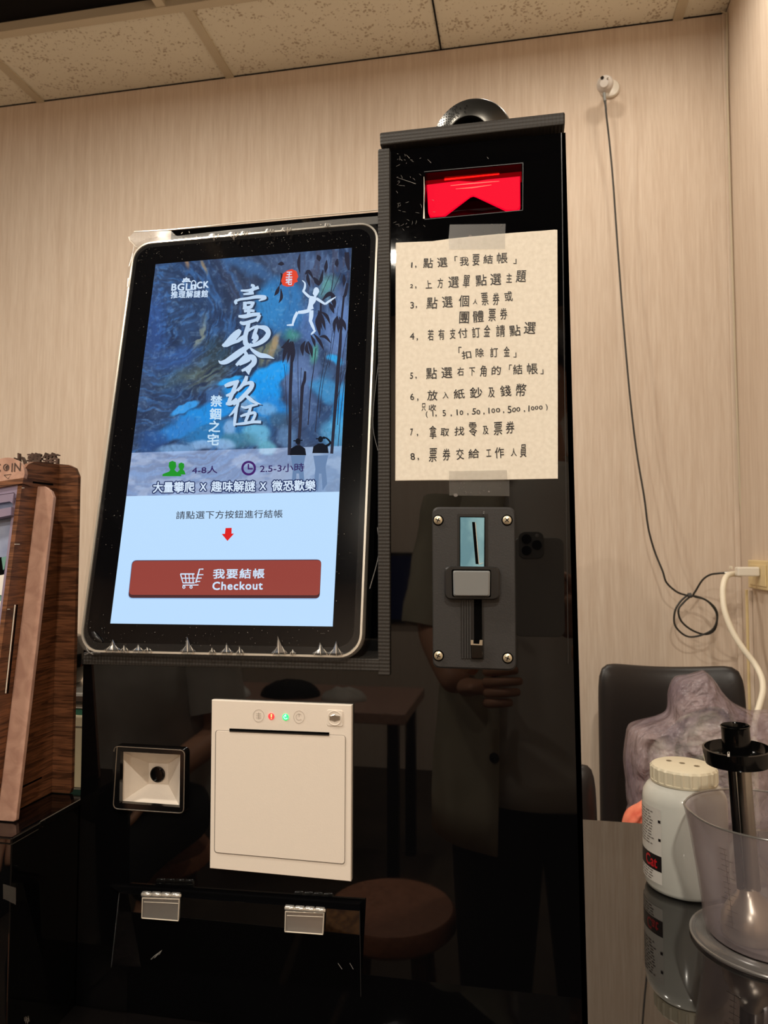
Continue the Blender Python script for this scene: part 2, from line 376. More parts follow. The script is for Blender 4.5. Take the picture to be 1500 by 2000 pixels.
# ceiling: painted void above, tiles in a grid near the back wall, black tiles beyond
ce = struct(MB().box(WL-.1, WX+.1, WF-.1, WY+.1, CEIL+.18, CEIL+.25).build('ceiling', 'dark_ceiling'))
BAR_Y = 1.052
tx = [0.4636-0.603*k for k in range(-1, 6)]
def tile_obj(x0, x1, y0, y1, z, m, name='ceiling_tile'):
    return MB().box(x0, x1, y0, y1, z, z+.015).build(name, m, ce, bevel=.0)
xs = sorted(tx)
for i in range(len(xs)-1):
    a, b = xs[i], min(xs[i+1], WX)
    tile_obj(a+.002, b-.002, BAR_Y+.004, WY, CEIL+.004, 'tile')
tile_obj(WL, xs[0]-.002, BAR_Y+.004, WY, CEIL+.004, 'tile')
for i, x in enumerate(xs):
    if x > WX: continue
    wd = .012 if abs(x-(0.4636-0.603)) > .01 else .0022
    MB().box(x-wd, x+wd, BAR_Y+.01, WY, CEIL-.001 if wd > .01 else CEIL+.001, CEIL+.006).build('grid_bar', 'tbar' if wd > .01 else 'dark_ceiling', ce)
MB().box(WL, WX, BAR_Y-.012, BAR_Y+.012, CEIL-.004, CEIL+.03).build('grid_bar', 'tbar', ce)
MB().box(WL, WX, WY-.002, WY, CEIL+.001, CEIL+.006).build('wall_angle', 'dark_ceiling', ce)
ys = [BAR_Y-.603*k for k in range(0, 9)]
xb = [-0.80+.603*k for k in range(-3, 3)]
for x in xb:
    MB().box(x-.012, x+.012, WF, BAR_Y-.012, CEIL-.002, CEIL+.03).build('grid_bar', 'tbar' if x == xb[3] else 'dark_ceiling', ce)
for y in ys[1:]:
    MB().box(WL, WX, y-.012, y+.012, CEIL-.001, CEIL+.02).build('grid_bar', 'dark_ceiling', ce)
xe = [WL]+xb+[WX]
for i in range(len(xe)-1):
    for j in range(len(ys)-1):
        if xe[i+1] > xe[i] and ys[j+1] > WF-.4:
            tile_obj(xe[i]+.012, xe[i+1]-.012, max(ys[j+1], WF)+.012, ys[j]-.012, CEIL+.02, 'dark_ceiling', 'black_tile')
gap = MB().add(hits(PY(WY-.004), [(1406, 20), (1418, 18), (1418, 36), (1408, 34)]), [(0, 1, 2, 3)])
M['lamp_glow'] = mat('lamp_glow', (1, 1, 1, 1), 0.5, emis=(1, 0.9, 0.72, 1), estr=22.0)
for i, (x, y, p) in enumerate(LAMPS):
    wh = ['nearest the right wall by the back wall', 'behind the tower beside the right-hand lamp', 'over the table left of the kiosk', 'far behind the photographer', 'just behind the photographer', 'near the left wall', 'above the front of the kiosk screen'][i]
    t = thing('downlight', 'round black ceiling downlight '+wh, 'lamp', (x, y, CEIL), 'ceiling downlights')
    MB().lathe([(.062, 0.02), (.062, -.022), (.05, -.026), (.047, -.02), (.045, 0.018)], (x, y, CEIL), caps=False, seg=32).build('housing', 'black', t, smooth=True)
    MB().lathe([(.045, -.008), (.03, -.013), (.0, -.015)], (x, y, CEIL), seg=32, caps=False).build('diffuser', 'lamp_glow', t, smooth=True)
    lamp_light(x, y, p)
# ================================================================== the table
TZ = 0.85
# table: black glass top on a cabinet base
T = thing('service_counter', 'wide glossy black glass-topped counter carrying the kiosk, the white jar and the cup', 'table', (0, 0, 0))
TX0, TX1, TY0, TY1 = -1.5, 0.57, -0.092, 0.525
MB().box(TX0, TX1, TY0, TY1, TZ-.014, TZ).build('glass_top', 'table', T, bevel=.0015)
MB().box(TX0+.03, TX1-.03, TY0+.06, TY1-.05, TZ-.06, TZ-.0145).build('apron', 'black', T)
for x in (TX0+.05, -.5, TX1-.1):
    for y in (TY0+.08, TY1-.12):
        MB().box(x, x+.05, y, y+.05, 0, TZ-.0605).build('leg', 'black', T)

# ================================================================== the kiosk
KX0, SX, TXR0, TXR1 = -0.3013, -0.042, 0.1062, 0.1142
Z = lambda z: z+OFF
SH, TOP = Z(0.0065), Z(0.4187)
K = thing('payment_kiosk', 'tall glossy black acrylic payment kiosk with slots, printer and ribbed black edging', 'kiosk', (-.1, .1, TZ))
F0 = PY(0.0)
def xr(z): return TXR0+(TXR1-TXR0)*(TOP+.017-z)/(TOP+.017-TZ)     # right edge flares a little toward the foot
def panel(holes, x0, x1f, z0, z1, name):
    mb = MB(); xs_ = sorted({x0} | {h[0] for h in holes} | {h[1] for h in holes}); zs_ = sorted({z0, z1} | {h[2] for h in holes} | {h[3] for h in holes})
    xs_.append(None)
    X = lambda x, z: x1f(z) if x is None else x
    t = .004
    for i in range(len(xs_)-1):
        for j in range(len(zs_)-1):
            a, b, c, d = xs_[i], xs_[i+1], zs_[j], zs_[j+1]
            mx = (a + X(b, c))/2; mz = (c+d)/2
            if any(h[0] < mx < h[1] and h[2] < mz < h[3] for h in holes): continue
            mb.add([(X(a, c), 0, c), (X(b, c), 0, c), (X(b, d), 0, d), (X(a, d), 0, d)], [(0, 1, 2, 3)])
    for h in holes:
        mb.add([(h[0], 0, h[2]), (h[1], 0, h[2]), (h[1], 0, h[3]), (h[0], 0, h[3]), (h[0], t, h[2]), (h[1], t, h[2]), (h[1], t, h[3]), (h[0], t, h[3])],
               [(0, 1, 5, 4), (1, 2, 6, 5), (2, 3, 7, 6), (3, 0, 4, 7)])
    return mb.build(name, 'acrylic', K)
a = F0.hit(831, 338.5); b = F0.hit(1019.5, 409.6); BH = (a.x, b.x, (F0.hit(831, 427).z+F0.hit(1019, 409.6).z)/2, (a.z+F0.hit(1019, 320).z)/2)
SW = (F0.hit(236, 1468).x, F0.hit(352, 1474).x, (F0.hit(234, 1567).z+F0.hit(351, 1576).z)/2, (F0.hit(236, 1468).z+F0.hit(352, 1474).z)/2)
panel([BH], SX, xr, SH-.006, TOP, 'tower_front_panel')
panel([SW], KX0, lambda z: SX, TZ+.001, SH, 'lower_front_panel')
panel([], SX, xr, TZ+.001, SH-.006, 'tower_lower_panel')
D = .26
mb = MB(); mb.add([(xr(TZ), 0.0, TZ+.001), (xr(TOP), 0.0, TOP), (xr(TOP), D, TOP), (xr(TZ), D, TZ+.001), (xr(TZ)-.004, 0.0, TZ+.001), (xr(TOP)-.004, 0.0, TOP), (xr(TOP)-.004, D, TOP), (xr(TZ)-.004, D, TZ+.001)],
    [(0, 1, 2, 3), (7, 6, 5, 4), (0, 4, 5, 1), (3, 2, 6, 7), (1, 5, 6, 2), (0, 3, 7, 4)]); mb.build('right_side_panel', 'acrylic', K)
MB().box(KX0, KX0+.004, 0.0005, D, TZ+.001, SH-.001).build('left_side_panel', 'acrylic', K)
MB().box(SX, SX+.004, .0005, D, SH, TOP).build('tower_side_panel', 'acrylic', K)
MB().box(KX0, xr(TZ), D, D+.004, TZ+.001, SH).build('lower_back_panel', 'acrylic', K)
MB().box(SX, xr(TOP), D, D+.004, SH+.0005, TOP).build('tower_back_panel', 'acrylic', K)
MB().box(KX0+.004, SX, .001, D, SH-.006, SH-.0005).build('shelf_board', 'black', K)
MB().box(SX, xr(TOP), .001, D, TOP-.004, TOP).build('top_board', 'black', K)
MB().box(xr(TOP)-.0035, xr(TOP)-.0029, -.0006, 0, SH, TOP).build('panel_joint', 'charcoal', K)
# ribbed edging
q = [(741.5, 258.5), (1103.5, 218), (1103.5, 243), (745, 286)]
mb = MB(); mb.prism(hits(PY(-.004), [(741.5, 258.5), (1103.5, 218), (1103.5, 242), (742, 284)]), (0, .06, 0)); mb.build('top_edging', 'edging', K, bevel=.0012)
MB().box(SX-.0009, SX+.0088, -.0035, .02, SH-.0130, TOP+.0008).build('side_edging', 'edging', K, bevel=.001)
mb = MB(); mb.prism(hits(PY(-.004), [(162, 1274.5), (741, 1287), (741, 1311.5), (161, 1298)]), (0, .045, 0)); mb.build('shelf_edging', 'edging', K, bevel=.001)
# monitor back housing panel (black board behind the screen)
mb = MB(); B_ = PY(.125)
lf = B_.hit(334, 462).x; ztl = B_.hit(334, 450).z; ztr = B_.hit(741, 414).z; zt = (ztl+ztr)/2
mb.prism([(lf, .125, SH), (SX, .125, SH), (SX, .125, zt), (lf, .125, zt)], (0, .006, 0)); mb.build('screen_back_board', 'acrylic', K)

# bill slot: red lit mouth
bz = MB(); x0, x1, z0, z1 = BH; dd = .035
bz.add([(x0, .004, z0), (x1, .004, z0), (x1, .004, z1), (x0, .004, z1), (x0, dd, z0), (x1, dd, z0), (x1, dd, z1), (x0, dd, z1)], [(0, 1, 5, 4), (1, 2, 6, 5), (2, 3, 7, 6), (3, 0, 4, 7), (4, 5, 6, 7)])
slot = bz.build('bill_slot_recess', 'glossy_black', K)
mouth = [(833.4, 360.4), (895, 352.5), (925, 354), (950, 350), (1016, 343.6), (1016.3, 402), (1014, 407.5), (1009, 410), (990.6, 410), (930, 381.6), (924, 379.6), (918, 381.5), (865, 421.8), (843, 423.3), (838.5, 420.5), (836, 414)]
mb = MB(); mb.bevprism(hits(PY(.004), mouth), (0, .004, 0), .0006); mo = mb.build('lit_bill_mouth', 'glow_red', K); mo['label'] = 'glowing red lip with a notch for banknotes'
mb = MB(); mb.prism(hits(PY(.012), [(826, 330), (1022, 305), (1022, 352), (826, 372)]), (0, .003, 0)); mb.build('red_guide', 'dim_red', K)
for px in ([(868, 349), (975, 338), (975, 340.5), (868, 352)], [(880, 341), (960, 333), (960, 334), (880, 342.5)]):
    mb = MB(); mb.prism(hits(PY(.0115), px), (0, .0004, 0)); mb.build('guide_light_streak', 'hot_red', K)  # streaks of light on the guide, drawn as thin glowing strips
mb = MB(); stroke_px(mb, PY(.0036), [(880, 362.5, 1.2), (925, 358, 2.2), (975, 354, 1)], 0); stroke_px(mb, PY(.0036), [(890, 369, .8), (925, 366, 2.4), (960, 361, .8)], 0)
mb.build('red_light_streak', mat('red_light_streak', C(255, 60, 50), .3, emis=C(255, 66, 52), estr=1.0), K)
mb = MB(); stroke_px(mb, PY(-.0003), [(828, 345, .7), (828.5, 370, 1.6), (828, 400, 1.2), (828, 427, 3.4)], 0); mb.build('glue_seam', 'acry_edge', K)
mb = MB(); g = mb
for a_, b_ in (((828.5, 335.5), (1022, 318)), ((1021.5, 318), (1021, 409.5)), ((1021, 410.5), (829, 428.5))):
    stroke_px(mb, PY(-.0004), [(*a_, 1.2), (*b_, 1.2)], 0, False)
mb.build('slot_rim', 'charcoal', K)
# scratches on the tower front
mb = MB()
for k in range(46):
    u = 770+abs(rnd.gauss(0, 30)); v = rnd.uniform(300, 470); a_ = rnd.uniform(0, PI); l_ = rnd.uniform(2, 9)
    stroke_px(mb, PY(-.0002), [(u, v, .25), (u+math.cos(a_)*l_*.5+1, v+math.sin(a_)*l_*.5, .5), (u+math.cos(a_)*l_, v+math.sin(a_)*l_, .2)], 0)
for (a_, b_) in (((793, 302), (800, 309)), ((835, 311), (842, 318)), ((774, 346), (812, 359)), ((951, 306), (954, 310))): stroke_px(mb, PY(-.0002), [(*a_, .3), (*b_, .9)], 0, False)
mb.build('scratches', mat('pale_scratches', C(120, 116, 110), .5), K)['kind'] = 'stuff'

# coin acceptor
CP = PY(-.004)
mb = MB(); mb.bevprism(hits(CP, rquad([(843.5, 990), (1006, 990.5), (1008.5, 1310.5), (845, 1305)], 15)), (0, .004, 0), .0013); plate = mb.build('coin_acceptor_plate', 'plate', K, smooth=True, angle=25)
plate['label'] = 'textured charcoal coin acceptor plate'
for (u, v) in ((856, 1016), (990.5, 1016), (856.5, 1280.5), (991.5, 1285)):
    c0 = PY(-.0042).hit(u, v)
    MB().lathe([(.0042, .0), (.0042, .0003), (0, .0003)], c0, (0, -1, 0), seg=24).build('screw_recess', 'void', plate)
    s = MB().lathe([(.0034, .0003), (.0033, .0010), (.0024, .0016), (0, .0018)], c0, (0, -1, 0), seg=24).build('screw', 'brass_steel', plate, smooth=True)
    mb = MB(); an = rnd.uniform(.3, 1.2)
    for kk in range(2):
        dx, dz = math.cos(an+kk*PI/2)*.0019, math.sin(an+kk*PI/2)*.0019; nx, nz = -dz*.2, dx*.2
        p = c0+Vector((0, -.00195, 0)); mb.prism([p+Vector((dx+nx, 0, dz+nz)), p+Vector((-dx+nx, 0, -dz+nz)), p+Vector((-dx-nx, 0, -dz-nz)), p+Vector((dx-nx, 0, dz-nz))], (0, .0006, 0))
    mb.build('screw_cross', 'charcoal', plate)
mb = MB(); mb.prism(hits(PY(-.0043), [(893, 1004), (953, 1004), (953, 1106), (893, 1106)]), (0, .0006, 0)); mb.build('coin_channel', 'charcoal', plate)
mb = MB(); mb.prism(hits(PY(-.0047), [(897.5, 1009), (947.5, 1009.5), (947.5, 1107), (897.5, 1107)]), (0, .0006, 0)); mb.build('channel_rim', 'void', plate)
mb = MB(); mb.bevprism(hits(PY(-.0052), [(899, 1010.5), (946, 1011), (945.5, 1107), (899, 1106.5)]), (0, .0008, 0), .0002); bl = mb.build('blue_coin_plate', 'blue_metal', plate); bl['label'] = 'blue filmed metal coin entry'
mb = MB(); mb.prism(hits(PY(-.0054), [(922, 1019.5), (928, 1019.5), (935, 1101.5), (929, 1101.5)]), (0, .0004, 0)); mb.build('coin_slot', 'void', plate)
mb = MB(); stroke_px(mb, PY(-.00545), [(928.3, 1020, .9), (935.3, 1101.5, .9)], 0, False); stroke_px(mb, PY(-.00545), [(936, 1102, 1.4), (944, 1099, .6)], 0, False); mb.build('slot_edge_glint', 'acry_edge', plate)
mb = MB(); mb.bevprism(hits(PY(-.0105), rquad([(867.5, 1106), (976, 1107), (976, 1171.5), (868, 1170.5)], 13)), (0, .0065, 0), .001); mb.build('reject_button_housing', 'charcoal', plate, smooth=True, angle=25)
mb = MB(); mb.prism(hits(PY(-.0107), rquad([(882, 1112), (959, 1112.5), (959, 1166.5), (883, 1165.5)], 4)), (0, .0003, 0)); mb.build('button_gap', 'void', plate)
mb = MB(); mb.bevprism(hits(PY(-.0135), rquad([(884.5, 1114.5), (957, 1115), (956.5, 1165), (885.5, 1164.5)], 4)), (0, .003, 0), .0012); bt = mb.build('reject_button', 'grey_button', plate, smooth=True, angle=25); bt['label'] = 'pale grey coin return button'
mb = MB(); mb.prism(hits(PY(-.0042), [(899.5, 1171), (945, 1171), (945.5, 1288), (900.5, 1287)]), (0, .0004, 0)); mb.build('return_channel', 'charcoal', plate)
for k in range(4):
    mb = MB(); mb.prism(hits(PY(-.0050), [(902+k*5, 1171), (904.6+k*5, 1171), (905+k*5, 1286), (902.4+k*5, 1286)]), (0, .0008, 0)); mb.build('channel_rib', 'plate', plate)
mb = MB(); mb.prism(hits(PY(-.0046), [(925.5, 1171), (941, 1171), (942, 1268), (926, 1268)]), (0, .0004, 0)); mb.build('coin_return_slot', 'void', plate)
mb = MB(); mb.bevprism(hits(PY(-.0075), rquad([(919, 1256.5), (942, 1257), (943.5, 1287), (920, 1286.5)], 3)), (0, .0033, 0), .0006); mb.build('return_catch', 'glossy_black', plate)
mb = MB(); mb.prism(hits(PY(-.0077), [(919.5, 1250), (924.5, 1250), (924.5, 1257), (936, 1258), (937, 1250), (942.5, 1250), (942, 1260.5), (919.5, 1259.5)]), (0, .002, 0)); mb.build('catch_lip', 'chrome', plate)
mb = MB(); text_px(mb, '8', PY(-.0043), R4(943, 946, 998, 1007), 0, shear=.3); mb.build('small_moulded_digit', 'grey_button', plate)

# receipt printer
PR = -.0045
mb = MB(); mb.bevprism(hits(PY(PR), [(413.3, 1367), (687, 1377.5), (685.3, 1722), (409.5, 1696)]), (0, .0045, 0), .0005); pr = mb.build('receipt_printer_face', 'printer_white', K); pr['label'] = 'cream receipt printer faceplate'
Pp = PY(PR-.0003)
door = rquad([(420.5, 1425.5), (675, 1436), (673.5, 1688.5), (418, 1665.5)], 7)
mb = MB(); mb.prism(hits(Pp, door), (0, .0004, 0)); mb.build('door_gap', 'printer_grey', pr)
mb = MB(); mb.bevprism(hits(PY(PR-.0008), rquad([(421.8, 1426.6), (673.9, 1437.1), (672.5, 1687.2), (419.3, 1664.5)], 6)), (0, .0008, 0), .00012); mb.build('paper_door', 'printer_white', pr)
mb = MB(); mb.prism(hits(PY(PR-.0012), [(448, 1423.2), (642.5, 1431), (642.5, 1437), (448, 1429)]), (0, .0009, 0)); mb.build('receipt_slot', 'void', pr)
mb = MB(); mb.prism(hits(PY(PR-.0014), [(448, 1426.8), (642.5, 1434.8), (642.5, 1437), (448, 1429)]), (0, .0006, 0)); mb.build('tear_bar', 'charcoal', pr)
def ringpx(u, v, r, w=.9, aspect=1.0, n=24):
    return [(u+math.cos(2*PI*k/n)*r, v+math.sin(2*PI*k/n)*r*aspect, w) for k in range(n+1)]
for (u, v, m_) in ((505, 1398, None), (584, 1400.5, None)):
    mb = MB(); stroke_px(mb, Pp, ringpx(u, v, 10.5, .9, 1.15), 0, False)
    if u < 550:
        for dv in (-4, 0, 4): stroke_px(mb, Pp, [(u-5, v+dv, 1), (u+5, v+dv, 1)], 0, False)
        stroke_px(mb, Pp, [(u, v-7, 1), (u, v+7, 1)], 0, False)
    else:
        stroke_px(mb, Pp, ringpx(u, v, 6, 1)[3:22], 0, False); stroke_px(mb, Pp, [(u, v-7, 1), (u, v, 1)], 0, False)
    mb.build('embossed_icon', 'emboss', pr)
for (u, v, m_, c2, gc) in ((530, 1399, 'led_red', C(255, 205, 120), C(255, 120, 110)), (558, 1400.5, 'led_green', C(190, 255, 255), C(120, 240, 160))):
    c0 = PY(PR).hit(u, v)
    o = MB().lathe([(.0026, 0), (.0026, .0004), (.0012, .0008), (0, .0009)], c0, (0, -1, 0), seg=24).build('indicator_light', m_, pr, smooth=True); o['label'] = 'glowing red indicator' if u < 540 else 'glowing green power indicator'
    mb = MB()
    if u < 540: stroke_px(mb, PY(PR-.001), [(u, v-4.5, 2.2), (u, v+2, 2.2)], 0, False); stroke_px(mb, PY(PR-.001), [(u, v+3.6, 2), (u, v+5, 2)], 0, False)
    else: stroke_px(mb, PY(PR-.001), ringpx(u, v, 3.6, 1.3)[2:-6], 0, False); stroke_px(mb, PY(PR-.001), [(u, v-5, 1.3), (u, v, 1.3)], 0, False)
    mb.build('light_symbol', mat('light_symbol', c2, .4, emis=c2, estr=1.2), pr)
mb = MB(); mb.bevprism(hits(PY(PR-.0006), rquad([(638, 1386), (669.5, 1387.5), (669.5, 1419.5), (638, 1418)], 5)), (0, .0006, 0), .0003); mb.build('lock_plate', 'printer_white', pr)
c0 = PY(PR-.0006).hit(653.5, 1402.5)
MB().lathe([(.0058, 0), (.0058, .0004), (.0053, .0005), (.0050, .0001), (0, .0001)], c0, (0, -1, 0), seg=32).build('lock_ring', 'printer_white', pr, smooth=True)
mb = MB(); mb.bevprism(hits(PY(PR-.0014), [(643, 1398), (648, 1397), (653, 1395), (658.5, 1397.5), (664, 1399), (664, 1407), (659, 1408.5), (653, 1410.5), (648, 1408), (643, 1407)]), (0, .0008, 0), .0005); mb.build('lock_cam', 'steel', pr)

# barcode scanner with funnel window
mb = MB(); outer = hits(PY(-.004), rquad([(220.5, 1455.5), (362.5, 1463.5), (360.5, 1590.5), (219.5, 1581.5)], 11, 6)); inn = hits(PY(-.004), rquad([(235, 1467), (353, 1473), (352, 1577), (233, 1568)], 1.5, 6))
n = len(outer); back = [p+Vector((0, .004, 0)) for p in outer]; ib = [p+Vector((0, .005, 0)) for p in inn]
mb.add(outer+inn+back+ib, [(i, (i+1) % n, n+(i+1) % n, n+i) for i in range(n)]+[(i, 2*n+i, 2*n+(i+1) % n, (i+1) % n) for i in range(n)]+[(n+i, n+(i+1) % n, 3*n+(i+1) % n, 3*n+i) for i in range(n)])
sc = mb.build('scanner_bezel', 'glossy_black', K, smooth=True, angle=30); sc['label'] = 'glossy black bezel around the scanner window'
mb = MB(); mb.tube(hits(PY(-.0042), rquad([(222.5, 1457.5), (360.5, 1465.5), (358.5, 1588.5), (221.5, 1579.5)], 10, 6)+[(229, 1457.8)]), .0004, 6); mb.build('bezel_glint_rim', 'steel', sc, smooth=True)
wn = hits(PY(.001), [(235, 1467), (353, 1473), (352, 1577), (233, 1568)]); bk = hits(PY(.028), [(291, 1490), (328.5, 1491.5), (328.5, 1532.5), (290, 1531)])
mb = MB(); mb.add(wn+bk, [(0, 1, 5, 4), (1, 2, 6, 5), (2, 3, 7, 6), (3, 0, 4, 7), (4, 5, 6, 7)]); fu = mb.build('scanner_funnel', 'printer_white', sc); fu['label'] = 'white pyramid-shaped funnel'
c0 = PY(.0278).hit(308.5, 1512)
MB().lathe([(.0068, .0), (.0068, .0012), (.0058, .0014), (.0058, .0002), (.0045, .0002), (.0045, .0008), (.0038, .0008), (.0038, .0002), (0, .0002)], c0, (0, -1, 0), seg=36).build('scanner_lens', 'glossy_black', sc, smooth=True, angle=30)

# hinged retrieval flap
fl_n = Vector((0, -1, -.16)).normalized(); FP = Plane((0, -.010, F0.hit(460, 1755).z), fl_n)
q = [(233, 1744), (702.5, 1779), (705.5, 1992), (213, 1929)]
mb = MB(); mb.bevprism(hits(FP, q), -fl_n*.004, .0003); fl = mb.build('retrieval_flap', 'acrylic', K); fl['label'] = 'hinged glossy black acrylic flap'
mb = MB()
for a_, b_ in ((q[1], q[2]), (q[2], q[3]), (q[3], q[0])):
    mb.tube(hits(FP, [a_, b_], .0002), .00035, 5)
mb.build('flap_rim', 'charcoal', fl)
mb = MB()
for k in range(26):
    t_ = .05+.32*k/26+rnd.uniform(-.006, .006); u = 213+(705-213)*t_*1.0+20; v = 1929+(1992-1929)*t_-6+rnd.uniform(-5, 3)
    stroke_px(mb, FP, [(u, v, .9), (u+rnd.uniform(1, 5), v+rnd.uniform(.2, 1.2), 1.1)], .0004, False)
stroke_px(mb, FP, [(660, 1881, .6), (668, 1893, .8)], .0004, False); stroke_px(mb, FP, [(683, 1881, .6), (690, 1893, .8)], .0004, False)
for k in range(14):
    stroke_px(mb, FP, [(294+k*1.3, 1876-k*1.1+rnd.uniform(-3, 3), .4), (302+k*1.1, 1866-k*.8, .5)], .0004, False)
mb.build('glue_marks', mat('pale_glue_marks', C(150, 148, 144), .35), fl)['kind'] = 'stuff'
mb = MB(); mb.prism(hits(FP, [(604, 1966), (616, 1965), (633, 1970), (658, 1969), (661, 1976), (655, 1980), (622, 1976)], .0004), fl_n*.0002); mb.build('flap_tape_scrap', 'acry_clear', fl)
mb = MB(); mb.prism(hits(PY(-.003), [(214, 1730), (703, 1767), (703, 1778), (233, 1743)]), (0, .003, 0)); mb.build('flap_header_strip', 'glossy_black', K)
for (x0, x1, v0, dv) in ((277, 353, 1740.5, 1.2), (556.5, 635.5, 1767, 5)):
    mb = MB(); mb.bevprism(hits(FP, [(x0+1, v0+13.5), (x1-3, v0+15.5+dv*.2), (x1-5, v0+58), (x0, v0+52.5)], .003), -fl_n*.0028, .0008)
    hg = mb.build('hinge_leaf', 'acry_clear', K); hg['label'] = 'frosted clear acrylic hinge'
    mb = MB(); c4 = hits(FP, [(x0+1, v0+13.5), (x1-3, v0+15.5+dv*.2), (x1-5, v0+58), (x0, v0+52.5), (x0+1, v0+13.5)], .0031)
    for a_, b_ in zip(c4[:-1], c4[1:]): mb.tube([a_, b_], .0004, 5)
    c5 = hits(FP, [(x0+4, v0+21), (x1-5, v0+24), (x1-8, v0+55), (x0+4, v0+50), (x0+4, v0+21)], .0031)
    mb.tube(c5[:2], .00025, 5); mb.build('hinge_edge', 'acry_edge', hg)
    A = PY(-.012).hit(x0, v0+6); B = PY(-.012).hit(x1, v0+8+dv*.7)
    for k in range(4):
        a_ = A.lerp(B, k/4+.01); b_ = A.lerp(B, (k+1)/4-.015)
        MB().tube([a_, a_.lerp(b_, .08), a_.lerp(b_, .92), b_], [.0019, .0024, .0024, .0019], 12).build('hinge_knuckle', 'acry_clear', hg, smooth=True)
    MB().tube([A, B], .0011, 8).build('hinge_pin', 'acry_edge', hg, smooth=True)

# the round thing on top of the tower
ax = Vector((-.16, -.93, -.20)).normalized(); pc = Vector((.0270, .066, TOP+.0385))
t = thing('round_speaker', 'round gunmetal ring-shaped speaker with pin-hole grille standing on the tower top', 'speaker', (pc.x, pc.y, TOP))
MB().lathe([(.0355, -.022), (.0376, -.014), (.0378, -.008), (.0362, -.003), (.0205, .0075), (.0190, .0078), (.0180, .006), (.0178, -.006)], pc, ax, seg=72, caps=False).build('ring_housing', 'gun', t, smooth=True, angle=50)
MB().lathe([(.0179, -.003), (.008, -.006), (0, -.007)], pc, ax, seg=48, caps=False).build('dark_core', 'void', t, smooth=True)
MB().lathe([(.0355, -.022), (0, -.022)], pc, ax, seg=48, caps=False).build('back_cap', 'black', t)
mb = MB(); e1 = (Vector((1, 0, 0))-ax*ax.x).normalized(); e2 = ax.cross(e1)
for row in range(7):
    rr = .0346-.0020*row; h = -.0018+.00137*row
    for k in range(60):
        th = 2*PI*(k+.5*(row % 2))/60; d = e1*math.cos(th)+e2*math.sin(th)
        if d.x > -.25 and not (d.x < -.02 and rnd.random() < .2): continue
        if d.x > -.55 and rnd.random() < .4: continue
        nn = (d*.63+ax*.78).normalized(); p = pc+ax*h+d*rr+nn*.0006; s1 = ax.cross(d)*.00085; s2 = nn.cross(s1).normalized()*.00085
        mb.add([p+s1, p+s2, p-s1, p-s2], [(0, 1, 2, 3)])
mb.build('grille_holes', 'void', t)['kind'] = 'stuff'
MB().box(pc.x-.018, pc.x+.018, pc.y+.004, pc.y+.03, TOP+.0003, TOP+.004).build('foot', 'black', t)

# ================================================================== touchscreen monitor (leaning back)
MC = Vector((-0.17759206, 0.03120414, 1.3389058)); r1, r2, r3 = 0.00280424, -0.20769354, 0.00573318
cy1, sy1, cp1, sp1 = math.cos(r1), math.sin(r1), math.cos(r2), math.sin(r2)
mf = Vector((-sy1*cp1, cy1*cp1, sp1)); mr = Vector((cy1, sy1, 0)); mu = mr.cross(mf); c3, s3 = math.cos(r3), math.sin(r3)
mr, mu = c3*mr+s3*mu, -s3*mr+c3*mu
S = Plane(MC, -mf)
mn = -mf                                    # toward the viewer
def ML(x, y, e=0.0): return MC+mr*x/1000+mu*y/1000+mn*e
Rm = Matrix(((mr.x, mu.x, mn.x, 0), (mr.y, mu.y, mn.y, 0), (mr.z, mu.z, mn.z, 0), (0, 0, 0, 1)))
MO = thing('touchscreen_monitor', 'upright black-bezelled touchscreen in silver rim and clear film, lit with a blue poster', 'monitor', ML(0, -196), R=Rm)
bez = [ML(x, y, -.0004) for x, y in rrect(-121.5, 119.5, -195, 196.5, 17, 8)]
mb = MB(); mb.bevprism(bez, mf*.006, .0006); mb.build('front_bezel', mat('glossy_bezel_glass', C(10, 10, 12), .08), MO, smooth=True, angle=25)
o1 = rrect(-121.6, 119.6, -195.1, 196.6, 17, 8); o2 = rrect(-123.3, 121.3, -196.8, 198.3, 18.5, 8); n = len(o1)
mb = MB(); A_ = [ML(x, y, .0004) for x, y in o1]; B_2 = [ML(x, y, .0002) for x, y in o2]; C_ = [ML(x, y, -.012) for x, y in o2]; D_ = [ML(x, y, -.012) for x, y in o1]
mb.add(A_+B_2+C_+D_, [(j*n+i, j*n+(i+1) % n, (j+1) % 4*n+(i+1) % n, (j+1) % 4*n+i) for j in range(4) for i in range(n)]); mb.build('silver_rim', 'rim_silver', MO, smooth=True, angle=30)
mb = MB(); mb.bevprism([ML(x, y, -.0064) for x, y in rrect(-119, 117, -193, 194, 16, 6)], mf*.022, .001); mb.build('rear_housing', 'black', MO)
mb = MB(); c6 = [ML(x, y, -.028) for x, y in rrect(-50, 50, -60, 60, 5, 3)]; mb.prism(c6, mf*.004); mb.build('mount_plate', 'black', MO)
DW, DH = 97.1, 172.6
mb = MB(); mb.add([ML(-DW, -DH, .0002), ML(DW, -DH, .0002), ML(DW, DH, .0002), ML(-DW, DH, .0002)], [(0, 1, 2, 3)])
disp = mb.build('display', screen_mat('display_pale_blue', C(188, 222, 255), 1.0), MO); disp['label'] = 'lit display with a checkout page'

